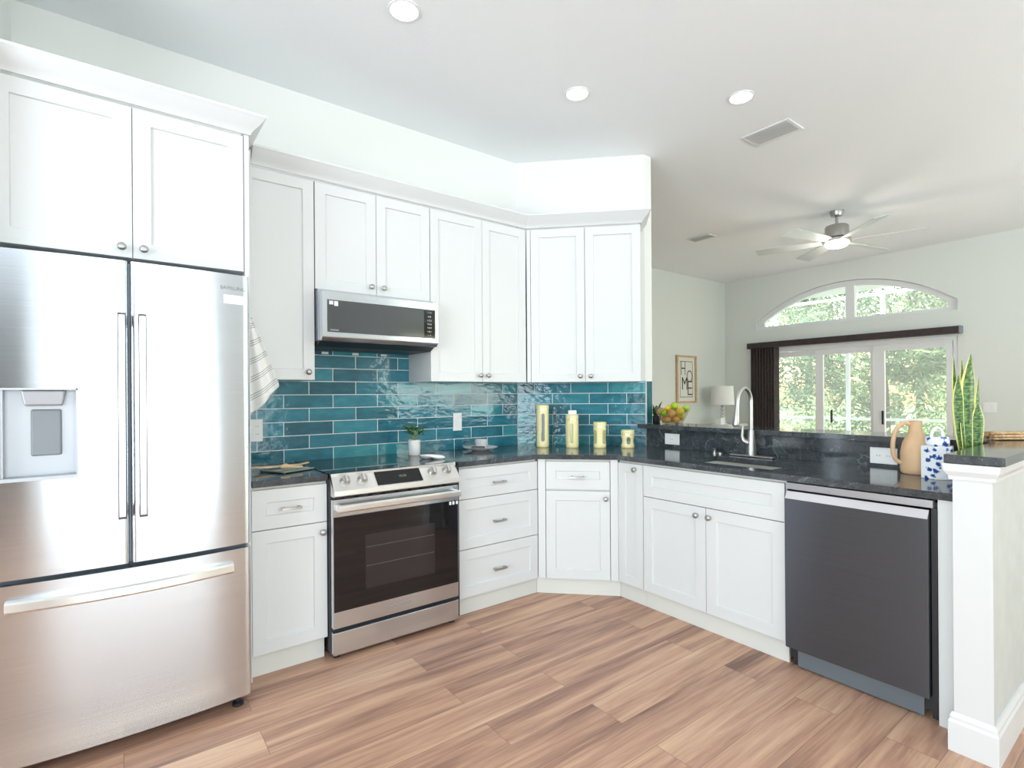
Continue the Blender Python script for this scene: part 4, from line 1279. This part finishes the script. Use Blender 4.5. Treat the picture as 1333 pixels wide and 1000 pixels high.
tree('low bright bush beyond the screen rail, left of the door middle', 11.4, 2.4, 0.9, 1.0, 'tree_leaf_a', 2500, 0.0, 'bush', 'bush', 0.10)
tree('low bright bush beyond the screen rail, right of the clay jug', 11.4, -0.9, 0.8, 1.0, 'tree_leaf_a', 2500, 0.0, 'bush', 'bush', 0.10)

# ------------------------------------------------------------------ living-room objects
pc = thing('framed_sign', 'tall oak framed sign with the word HOME in stretched letters', 'sign', (6.111, 1.5475, 1.523))
w, h = 0.506, 0.727
bb = B()
bb.box(-w / 2, -w / 2 + 0.035, -0.028, -0.0005, -h / 2, h / 2); bb.box(w / 2 - 0.035, w / 2, -0.028, -0.0005, -h / 2, h / 2)
bb.box(-w / 2 + 0.035, w / 2 - 0.035, -0.028, -0.0005, -h / 2, -h / 2 + 0.03); bb.box(-w / 2 + 0.035, w / 2 - 0.035, -0.028, -0.0005, h / 2 - 0.03, h / 2)
obj('frame', bb, 'light_wood', pc)
obj('panel', B().box(-w / 2 + 0.035, w / 2 - 0.035, -0.012, -0.001, -h / 2 + 0.03, h / 2 - 0.03), 'canvas', pc)
bb = B()
bx0, bx1, bz0, bz1, q = -0.160, 0.160, -0.275, 0.275, 0.006
bb.box(bx0, bx1, -0.0132, -0.0121, bz0, bz0 + q * 1.4); bb.box(bx0, bx1, -0.0132, -0.0121, bz1 - q * 1.4, bz1)
bb.box(bx0, bx0 + q, -0.0132, -0.0121, bz0, bz1); bb.box(bx1 - q, bx1, -0.0132, -0.0121, bz0, bz1)
obj('border_line', bb, 'ink', pc)
for s, x, z, w_, h_ in (('H', -0.078, 0.167, 0.105, 0.205), ('O', 0.082, 0.047, 0.145, 0.180), ('M', -0.045, -0.063, 0.135, 0.190), ('E', 0.090, -0.134, 0.115, 0.215)):
    text(s, 0.3, 'ink', pc, (x, -0.0128, z), (R(90), 0, 0), 1.0, name='letter', fit=(w_, h_), bold=0.0 if s == 'M' else -0.005)

tb = thing('console_table', 'low pale side table in the far corner under the white lamp', 'table', (6.62, 1.25, 0))
obj('table_top', B().box(-0.42, 0.42, -0.18, 0.18, 0.795, 0.83), 'wall_gray', tb, bevel=0.004)
for sx in (-1, 1):
    for sy in (-1, 1):
        obj('leg', B().box(sx * 0.37 - 0.02, sx * 0.37 + 0.02, sy * 0.14 - 0.02, sy * 0.14 + 0.02, 0, 0.795), 'wall_gray', tb)
lp = thing('table_lamp', 'white drum-shade table lamp with stacked glass bead stem', 'lamp', (6.60, 1.235, 0.831))
obj('lamp_base', B().lathe([(0.075, 0), (0.075, 0.02), (0.02, 0.03), (0.012, 0.05)], (0, 0, 0), 28), 'frosted', lp, smooth=40)
for k in range(5):
    obj('bead', B().ball((0, 0, 0.078 + k * 0.05), 0.027, (1, 1, 0.93), 18, 10), 'frosted', lp, smooth=60)
obj('stem', B().lathe([(0.008, 0.04), (0.008, 0.46)], (0, 0, 0), 10), 'nickel', lp, smooth=40)
obj('lamp_shade', B().lathe([(0.172, 0.298), (0.158, 0.583), (0.154, 0.583), (0.168, 0.298)], (0, 0, 0), 40), 'shade_cloth', lp, smooth=40)
obj('shade_spider', B().box(-0.156, 0.156, -0.003, 0.003, 0.50, 0.506).box(-0.003, 0.003, -0.156, 0.156, 0.50, 0.506), 'nickel', lp)
bx = thing('trinket_box', 'small white box beside the stem of the table lamp', 'box', (6.47, 1.20, 0.831))
obj('box_body', B().box(-0.055, 0.055, -0.05, 0.05, 0, 0.085), 'white_ceramic', bx, bevel=0.006)
obj('box_lid', B().box(-0.058, 0.058, -0.053, 0.053, 0.0855, 0.108), 'white_ceramic', bx, bevel=0.006)

# ------------------------------------------------------------------ things on the counter
def canister(label, x, y, h, rw, glass, turn, waist=0.0):
    o = thing('canister', label, 'canister', (x, y, ZC), turn, 'pale yellow canisters')
    r = 0.046
    hb = h - 0.034
    prof = [(r - 0.002, 0.001), (r, 0.004), (r, 0.02)]
    for k in range(1, 8):
        u = k / 8
        prof.append((r - waist * math.sin(math.pi * u), 0.02 + (hb - 0.04) * u))
    prof += [(r, hb - 0.02), (r, hb - 0.001)]
    obj('body', B().lathe(prof, (0, 0, 0), 36), 'pale_yellow', o, smooth=40)
    obj('collar', B().lathe([(r - 0.003, hb - 0.0008), (r - 0.003, hb + 0.003)], (0, 0, 0), 36), 'steel_plain', o)
    obj('lid', B().lathe([(r + 0.001, hb + 0.0032), (r + 0.001, h - 0.004), (r - 0.003, h), (0.001, h)], (0, 0, 0), 36), 'pale_yellow', o, smooth=40)
    ww, z0, z1 = rw
    def rad(z_):
        u_ = min(1, max(0, (z_ - 0.02) / (hb - 0.04)))
        return r - waist * math.sin(math.pi * u_)
    for q in range(4):
        bb = B()
        zs = [z0 + ww * (1 - math.cos(math.pi * k / 12)) for k in range(7)] + [z0 + ww + (z1 - z0 - 2 * ww) * k / 6 for k in range(1, 6)] + [z1 - ww + ww * math.sin(math.pi * k / 12) for k in range(7)]
        rows_f, rows_b = [], []
        for z_ in zs:
            e_ = max(z0 + ww - z_, z_ - (z1 - ww), 0)
            hw = math.sqrt(max(ww * ww - e_ * e_, 0.0005 ** 2))
            xs_ = [hw * (-1 + 2 * i / 6) for i in range(7)]
            rows_f.append([bb.bm.verts.new((x_, -math.sqrt(rad(z_) ** 2 - x_ ** 2) - 0.0012, z_)) for x_ in xs_])
            rows_b.append([bb.bm.verts.new((x_, -math.sqrt(rad(z_) ** 2 - x_ ** 2) + 0.003, z_)) for x_ in xs_])
        for a in range(len(zs) - 1):
            for i in range(6):
                bb.bm.faces.new((rows_f[a][i], rows_f[a][i + 1], rows_f[a + 1][i + 1], rows_f[a + 1][i]))
                bb.bm.faces.new((rows_b[a][i + 1], rows_b[a][i], rows_b[a + 1][i], rows_b[a + 1][i + 1]))
            for i in (0, 6):
                bb.bm.faces.new((rows_f[a][i], rows_f[a + 1][i], rows_b[a + 1][i], rows_b[a][i]))
        for a in (0, -1):
            for i in range(6):
                bb.bm.faces.new((rows_f[a][i], rows_f[a][i + 1], rows_b[a][i + 1], rows_b[a][i]))
        obj('window', bb, glass, o, rot=q * math.pi / 2, smooth=50)
    return o


canister('tallest of the four pale yellow canisters by the corner tile', 1.680, -0.295, 0.312, (0.0135, 0.045, 0.250), 'jar_glass', R(-38))
c2 = canister('second tallest pale yellow canister, with a white packet on its lid', 1.825, -0.458, 0.240, (0.0125, 0.033, 0.178), 'lime_glass', R(-48))
canister('third tallest pale yellow canister with two window slots showing', 1.957, -0.608, 0.188, (0.0130, 0.030, 0.132), 'lime_glass', R(-2), 0.003)
canister('shortest pale yellow canister, nearest the granite backsplash', 2.108, -0.737, 0.130, (0.0140, 0.028, 0.080), 'jar_glass', R(-40), 0.004)
c = obj('packet', B().box(-0.030, 0.030, -0.014, 0.014, 0, 0.032), 'paper', loc=(1.822, -0.463, ZC + 0.2405), rot=R(-37), bevel=0.004)
tag(c, 'small white packet lying on a yellow canister lid', 'packet')

# little plant on the cooktop
pt = thing('potted_plant', 'small green plant in a white cylinder pot on the cooktop', 'plant', (0.690, -0.185, 0.9185))
obj('pot', B().lathe([(0.036, 0), (0.038, 0.003), (0.0395, 0.098), (0.0365, 0.098), (0.035, 0.085), (0.001, 0.085)], (0, 0, 0), 32), 'white_ceramic', pt, smooth=40)
obj('soil', B().lathe([(0.0348, 0.0852), (0.0348, 0.0875)], (0, 0, 0), 24), 'soil', pt)
rnd = random.Random(3)
def leaf_blade(parent, base, tip, bend, width, mat, name='leaf'):
    base, tip = Vector(base), Vector(tip)
    d = tip - base
    side = d.cross(Vector((0, 0, 1))).normalized() if abs(d.normalized().z) < 0.98 else Vector((1, 0, 0))
    nrm = side.cross(d).normalized()
    bb = B()
    L, Rr, C_ = [], [], []
    n = 8
    for k in range(n + 1):
        u = k / n
        p_ = base + d * u + Vector((0, 0, 1)) * bend * math.sin(math.pi * u)
        w_ = width * (math.sin(math.pi * (0.08 + 0.92 * u)) ** 0.8) if u < 1 else 0.0005
        L.append(bb.bm.verts.new(p_ + side * w_)); Rr.append(bb.bm.verts.new(p_ - side * w_)); C_.append(bb.bm.verts.new(p_ - nrm * w_ * 0.25))
    for k in range(n):
        bb.bm.faces.new((L[k], L[k + 1], C_[k + 1], C_[k])); bb.bm.faces.new((C_[k], C_[k + 1], Rr[k + 1], Rr[k]))
    return obj(name, bb, mat, parent, smooth=60)


for k in range(11):
    a = 2 * math.pi * k / 11 + rnd.uniform(-.2, .2)
    rr = rnd.uniform(0.016, 0.036); hh = rnd.uniform(0.125, 0.165)
    s0 = (0.010 * math.cos(a), 0.010 * math.sin(a), 0.086)
    e0 = (rr * math.cos(a), rr * math.sin(a), hh)
    obj('stem', B().tube([s0, (0.5 * (s0[0] + e0[0]) * .8, 0.5 * (s0[1] + e0[1]) * .8, 0.5 * (s0[2] + hh)), e0], 0.0022, 6), 'stem', pt, smooth=60)
    for q in range(3):
        a2 = a + (q - 1) * 0.8
        ll = rnd.uniform(0.045, 0.075)
        leaf_blade(pt, e0, (e0[0] + ll * math.cos(a2), e0[1] + ll * math.sin(a2), hh + rnd.uniform(-0.012, 0.035)), 0.008, 0.011, 'leaf')

sr = thing('spoon_rest', 'white ceramic spoon rest dish on the right rear of the cooktop', 'spoon rest', (0.675, -0.395, 0.9185), R(-35))
bb = B().lathe([(0.030, 0.0005), (0.034, 0.002), (0.050, 0.016), (0.052, 0.019), (0.048, 0.018), (0.032, 0.006), (0.001, 0.005)], (0, 0, 0), 32)
obj('dish', bb, 'white_ceramic', sr, smooth=50)
sp = thing('spoon', 'short white ceramic spoon leaning on the spoon rest', 'spoon', (0.690, -0.475, 0.9185), R(10))
obj('spoon_body', B().tube([(-0.050, 0.045, 0.024), (-0.020, 0.022, 0.020), (0.010, 0.0, 0.014), (0.035, -0.012, 0.010), (0.05, -0.018, 0.0085)], [0.004, 0.009, 0.013, 0.012, 0.005], 14), 'white_ceramic', sp, smooth=60)

pl = thing('plate', 'white saucer-like plate under the gray cup by the tile wall', 'plate', (1.195, -0.195, ZC))
obj('dish', B().lathe([(0.055, 0.0005), (0.060, 0.003), (0.090, 0.016), (0.118, 0.023), (0.120, 0.0255), (0.112, 0.0245), (0.085, 0.019), (0.055, 0.007), (0.001, 0.006)], (0, 0, 0), 44), 'white_ceramic', pl, smooth=50)
cp = thing('cup', 'small light gray cup standing on the white plate', 'cup', (1.210, -0.180, ZC + 0.0068))
obj('cup_body', B().lathe([(0.034, 0.0005), (0.040, 0.010), (0.0445, 0.070), (0.0415, 0.070), (0.037, 0.012), (0.001, 0.010)], (0, 0, 0), 32), 'gray_ceramic', cp, smooth=50)
nk = obj('napkin', B().hull([(-0.050, -0.012, 0), (0.050, -0.012, 0), (0.046, 0.012, 0), (-0.046, 0.012, 0)], [(-0.046, -0.008, 0.013), (0.046, -0.008, 0.013), (0.044, 0.010, 0.015), (-0.044, 0.010, 0.015)]), 'charcoal_cloth', loc=(1.148, -0.236, ZC + 0.0205), rot=R(-37), bevel=0.003)
tag(nk, 'folded dark napkin lying on the white plate beside the cup', 'napkin')

# glass boards and servers on the left counter
bd = thing('glass_board', 'square green-tinted glass board on the short counter beside the fridge', 'board', (-0.130, -0.365, ZC), R(25))
obj('slab', B().box(-0.095, 0.095, -0.095, 0.095, 0.004, 0.012), 'board_glass', bd, bevel=0.002)
for sx in (-1, 1):
    for sy in (-1, 1):
        obj('rubber_foot', B().lathe([(0.007, 0), (0.007, 0.004)], (sx * 0.085, sy * 0.085, 0), 12), 'dark', bd)
sv = thing('bamboo_server', 'long pale bamboo server lying across the glass board', 'utensil', (-0.150, -0.318, ZC + 0.0125), R(8))
pts = [(-0.155, 0.0), (-0.13, -0.018), (-0.06, -0.024), (0.02, -0.018), (0.10, -0.010), (0.15, -0.009), (0.15, 0.009), (0.10, 0.010), (0.02, 0.018), (-0.06, 0.022), (-0.13, 0.014)]
obj('blade', B().hull([(x, y, 0.0 + 0.010 * (1 if abs(x) > .1 else .4)) for x, y in pts], [(x, y, 0.007 + 0.010 * (1 if abs(x) > .1 else .4)) for x, y in pts]), 'bamboo', sv, bevel=0.002)
sv = thing('wooden_scoop', 'small stubby wooden scoop in front of the bamboo server', 'utensil', (-0.125, -0.405, ZC + 0.0125), R(-12))
obj('scoop_head', B().tube([(-0.045, 0, 0.014), (-0.02, 0, 0.016), (0.0, 0, 0.012)], [0.008, 0.015, 0.008], 12), 'bamboo', sv, smooth=60)
obj('scoop_handle', B().tube([(-0.004, 0, 0.011), (0.06, 0.0, 0.007)], [0.006, 0.0065], 10), 'bamboo', sv, smooth=60)

# jug, ginger jar, snake plant, sticks
jg = thing('jug', 'matte tan clay jug with a long loop handle on the counter', 'jug', (2.195, -2.425, ZC))
obj('jug_body', B().lathe([(0.052, 0.0), (0.058, 0.006), (0.061, 0.03), (0.060, 0.10), (0.052, 0.145), (0.034, 0.185), (0.0265, 0.205), (0.025, 0.245), (0.0265, 0.251), (0.021, 0.251), (0.021, 0.20), (0.02, 0.15), (0.001, 0.14)], (0, 0, 0), 36), 'tan_clay', jg, smooth=50)
hd = []
rx, ry = -0.6, 0.8
for r_, z_ in ((0.022, 0.236), (0.045, 0.240), (0.070, 0.222), (0.086, 0.185), (0.093, 0.135), (0.090, 0.090), (0.078, 0.062), (0.056, 0.050)):
    hd.append((rx * r_, ry * r_, z_))
obj('handle', B().tube(smooth_path(hd), 0.0098, 14), 'tan_clay', jg, smooth=60)

gj = thing('ginger_jar', 'six-sided blue and white flowered porcelain ginger jar with ring lid', 'jar', (2.105, -2.530, ZC), R(8))
hexa = lambda r_: [(r_ * math.cos(R(60 * k)), r_ * math.sin(R(60 * k))) for k in range(6)]
obj('jar_body', B().prism(hexa(0.063), 0.0005, 0.146).prism(hexa(0.045), 0.146, 0.149), 'porcelain', gj, bevel=0.004)
obj('lid', B().lathe([(0.040, 0.1492), (0.044, 0.152), (0.045, 0.180), (0.040, 0.187), (0.015, 0.190), (0.001, 0.190)], (0, 0, 0), 32), 'porcelain', gj, smooth=40)
ring = [(0.030 * math.cos(R(a_)) * 0.8, -0.030 * math.cos(R(a_)) * 0.6, 0.187 + 0.040 * math.sin(R(a_))) for a_ in range(0, 181, 15)]
obj('lid_ring', B().tube(ring, 0.0062, 10), 'white_ceramic', gj, smooth=60)

sn = thing('snake_plant', 'tall yellow-edged snake plant in a low dark pot behind the bar end', 'plant', (2.225, -2.610, ZC))
obj('pot', B().lathe([(0.045, 0), (0.050, 0.003), (0.058, 0.085), (0.054, 0.085), (0.050, 0.07), (0.001, 0.07)], (0, 0, 0), 32), 'dark', sn, smooth=40)
obj('soil', B().lathe([(0.0498, 0.0702), (0.0498, 0.073)], (0, 0, 0), 24), 'soil', sn)


def sword(parent, off, h, w, lean, face, curve):
    """upright pointed leaf; off = (side, depth) from the pot centre, side along the picture's right"""
    rgt = Vector((0.8, -0.6, 0)); dep = Vector((0.6, 0.8, 0))
    bb = B()
    uv = bb.bm.loops.layers.uv.new('UVMap')
    n, m_ = 22, 6
    grid = []
    sd = (rgt * math.cos(face) + dep * math.sin(face)); nr = (dep * math.cos(face) - rgt * math.sin(face))
    for k in range(n + 1):
        u = k / n
        z_ = 0.073 + (h - 0.073) * u
        ctr = rgt * (off[0] + lean * u + curve * math.sin(math.pi * u)) + dep * off[1]
        ww = w * (0.55 + 0.45 * math.sin(math.pi * min(u / 0.9, 1) * 0.62)) * (1 if u < 0.72 else max(0.02, (1 - u) / 0.28) ** 0.72)
        row = []
        for i in range(m_ + 1):
            s_ = i / m_ - 0.5
            p_ = ctr + sd * (s_ * 2 * ww) + nr * (ww * 0.32 * (4 * s_ * s_ - 0.3))
            row.append((bb.bm.verts.new((p_.x, p_.y, z_)), (i / m_, u)))
        grid.append(row)
    for k in range(n):
        for i in range(m_):
            q = (grid[k][i], grid[k][i + 1], grid[k + 1][i + 1], grid[k + 1][i])
            f = bb.bm.faces.new([v_[0] for v_ in q])
            for l_, v_ in zip(f.loops, q): l_[uv].uv = v_[1]
    o = obj('leaf', bb, 'snake', parent, smooth=60)
    sol = o.modifiers.new('thickness', 'SOLIDIFY'); sol.thickness = 0.0022
    return o


sword(sn, (-0.014, 0.012), 0.552, 0.017, -0.036, 0.3, -0.004)
sword(sn, (0.002, -0.012), 0.556, 0.038, 0.006, 0.1, -0.008)
sword(sn, (-0.022, -0.010), 0.462, 0.024, -0.026, -0.3, -0.010)
sword(sn, (0.022, 0.006), 0.452, 0.020, 0.034, 0.4, 0.010)
sword(sn, (0.022, -0.018), 0.340, 0.030, 0.010, -0.1, 0.006)
sword(sn, (0.004, 0.020), 0.530, 0.016, -0.012, 0.2, 0.004)
sword(sn, (0.028, 0.016), 0.245, 0.007, 0.044, 0.3, -0.006)
sword(sn, (-0.026, -0.016), 0.250, 0.012, -0.018, 0.9, 0.0)

sb = thing('stick_bundle', 'flat bundle of dried brown sticks tied with twine on the bar end', 'sticks', (2.50, -2.703, ZB), R(-37))
rnd = random.Random(5)
idx = 0
for lay, cnt in enumerate((6, 5, 4)):
    for k in range(cnt):
        y = (k - (cnt - 1) / 2) * 0.0135
        z = 0.0072 + lay * 0.0125
        L_ = rnd.uniform(0.085, 0.108)
        sh = rnd.uniform(-0.006, 0.006)
        pts = [(-L_ + sh, y + rnd.uniform(-.002, .002), z), (-L_ * .3, y + rnd.uniform(-.002, .002), z + rnd.uniform(-.0006, .001)), (L_ * .4, y + rnd.uniform(-.002, .002), z), (L_ + sh, y, z)]
        obj('stick', B().tube(pts, rnd.uniform(0.0055, 0.0068), 8), 'stick', sb, smooth=60)
for x in (-0.072, 0.010):
    lo = [(x, 0.049 * math.cos(t_), 0.0205 + 0.0205 * math.sin(t_)) for t_ in [2 * math.pi * k / 20 for k in range(21)]]
    obj('twine', B().tube(lo, 0.0016, 6, caps=False), 'twine', sb)

# fruit bowl and the plant beside it
BX, BY = 2.500, -0.835
fb = thing('fruit_bowl', 'flared clear glass bowl full of citrus on the left end of the bar', 'bowl', (BX, BY, ZB))
obj('bowl_wall', B().lathe([(0.001, 0.0005), (0.074, 0.0005), (0.139, 0.122), (0.1355, 0.122), (0.072, 0.005), (0.001, 0.005)], (0, 0, 0), 48, closed=False), 'bowl_glass', fb, smooth=40)
rgt, dep = Vector((0.8, -0.6, 0)), Vector((0.6, 0.8, 0))


def fruit(kind, s, d, z, r, label, long=False):
    p_ = rgt * s + dep * d
    o = thing(kind, label, 'fruit', (BX + p_.x, BY + p_.y, ZB + z), R(s * 900), 'citrus in the glass bowl')
    if long:
        prof = [(0.002, -1.17), (0.10, -1.13), (0.2, -1.07), (0.55, -0.92), (0.85, -0.55), (0.97, 0), (0.85, 0.55), (0.55, 0.92), (0.2, 1.07), (0.10, 1.13), (0.002, 1.17)]
        bb = B().lathe([(a_ * r, h_ * r) for a_, h_ in prof], (0, 0, 0), 22, 'x')
    else:
        bb = B().ball((0, 0, 0), r, (1, 1, 0.96), 22, 14)
    obj('peel', bb, kind, o, smooth=80)
    obj('stem_end', B().lathe([(0.004, 0), (0.003, 0.002)], (0, 0, r * 0.955 if not long else r * 0.965), 8), 'stem', o)
    return o


fruit('orange', -0.043, -0.033, 0.0358, 0.029, 'low pale orange against the left front of the bowl')
fruit('orange', 0.0115, -0.0542, 0.0348, 0.028, 'low pale orange at the middle front of the bowl')
fruit('lemon', 0.0565, -0.0103, 0.0597, 0.034, 'largest yellow lemon, at the right front of the bowl', True)
fruit('orange', -0.0257, -0.0708, 0.0798, 0.03, 'pale orange at the front left of the upper layer in the bowl')
fruit('lemon', 0.0378, -0.072, 0.0944, 0.03, 'round yellow lemon at the middle of the upper layer in the bowl')
fruit('lime', -0.0739, -0.0395, 0.0828, 0.026, 'green lime behind the glass at the left of the bowl')
fruit('orange', -0.0795, 0.0185, 0.0894, 0.031, 'pale orange against the upper left rim of the bowl')
fruit('orange', -0.0468, 0.0275, 0.0368, 0.03, 'pale orange deep at the lower left of the bowl')
fruit('lemon', -0.0208, 0.0236, 0.1142, 0.028, 'yellow lemon piled at the upper left behind the orange', True)
fruit('lime', 0.0098, -0.0206, 0.1384, 0.026, 'bright green lime on top of the pile in the bowl')
fruit('lemon', 0.0489, 0.0366, 0.1125, 0.028, 'yellow lemon piled at the back between the two green limes', True)
fruit('lime', 0.0968, -0.0168, 0.1137, 0.028, 'green lime at the right rim of the bowl')
fruit('lemon', 0.0156, 0.0493, 0.042, 0.031, 'yellow lemon deep at the back of the bowl', True)

bp = thing('potted_plant', 'dark green leafy plant half hidden by the wall end at the bar', 'plant', (2.540, -0.652, ZB))
obj('pot', B().lathe([(0.030, 0.0005), (0.034, 0.003), (0.042, 0.055), (0.038, 0.055), (0.001, 0.050)], (0, 0, 0), 28), 'dark', bp, smooth=40)
rnd = random.Random(11)
for k in range(16):
    a = 2 * math.pi * k / 16 + rnd.uniform(-.3, .3)
    hh = rnd.uniform(0.07, 0.175)
    rr = rnd.uniform(0.035, 0.06)
    leaf_blade(bp, (0.012 * math.cos(a), 0.012 * math.sin(a), 0.050), (rr * math.cos(a), rr * math.sin(a), hh), 0.015, 0.014, 'dark_leaf')

# towel hanging on the panel beside the fridge
tw = thing('dish_towel', 'white dish towel with thin gray stripes hanging beside the fridge', 'towel', (-0.352, -0.49, 1.20))
obj('hook', B().tube([(0.0008, 0, 0.478), (0.02, 0, 0.474), (0.03, 0, 0.470), (0.034, 0, 0.482)], 0.0035, 8), 'nickel', tw, smooth=60)
bb = B()
uv = bb.bm.loops.layers.uv.new('UVMap')
n, m_ = 26, 20
grid = []
for k in range(n + 1):
    u = k / n                            # 0 at the hook, 1 at the hem
    row = []
    for i in range(m_ + 1):
        s_ = i / m_
        wdt = 0.020 + 0.118 * min(1, u * 1.05) ** 0.9
        x = 0.012 + wdt * s_
        fold = 0.016 * math.sin(s_ * 9.5) * (0.3 + u)
        y = -0.005 + fold - 0.02 * s_ * u
        hem = 0.0 + 0.150 * (s_ ** 1.15)       # hem rises to the right
        z = 0.478 - (0.478 - hem) * u
        row.append((bb.bm.verts.new((x, y, z)), (s_, u * 0.95 + 0.10 * (1 - s_) * u)))
    grid.append(row)
for k in range(n):
    for i in range(m_):
        q = (grid[k][i], grid[k][i + 1], grid[k + 1][i + 1], grid[k + 1][i])
        f = bb.bm.faces.new([v_[0] for v_ in q])
        for l_, v_ in zip(f.loops, q): l_[uv].uv = v_[1]
to = obj('cloth', bb, 'towel', tw, smooth=80)
sol = to.modifiers.new('thickness', 'SOLIDIFY'); sol.thickness = 0.0025
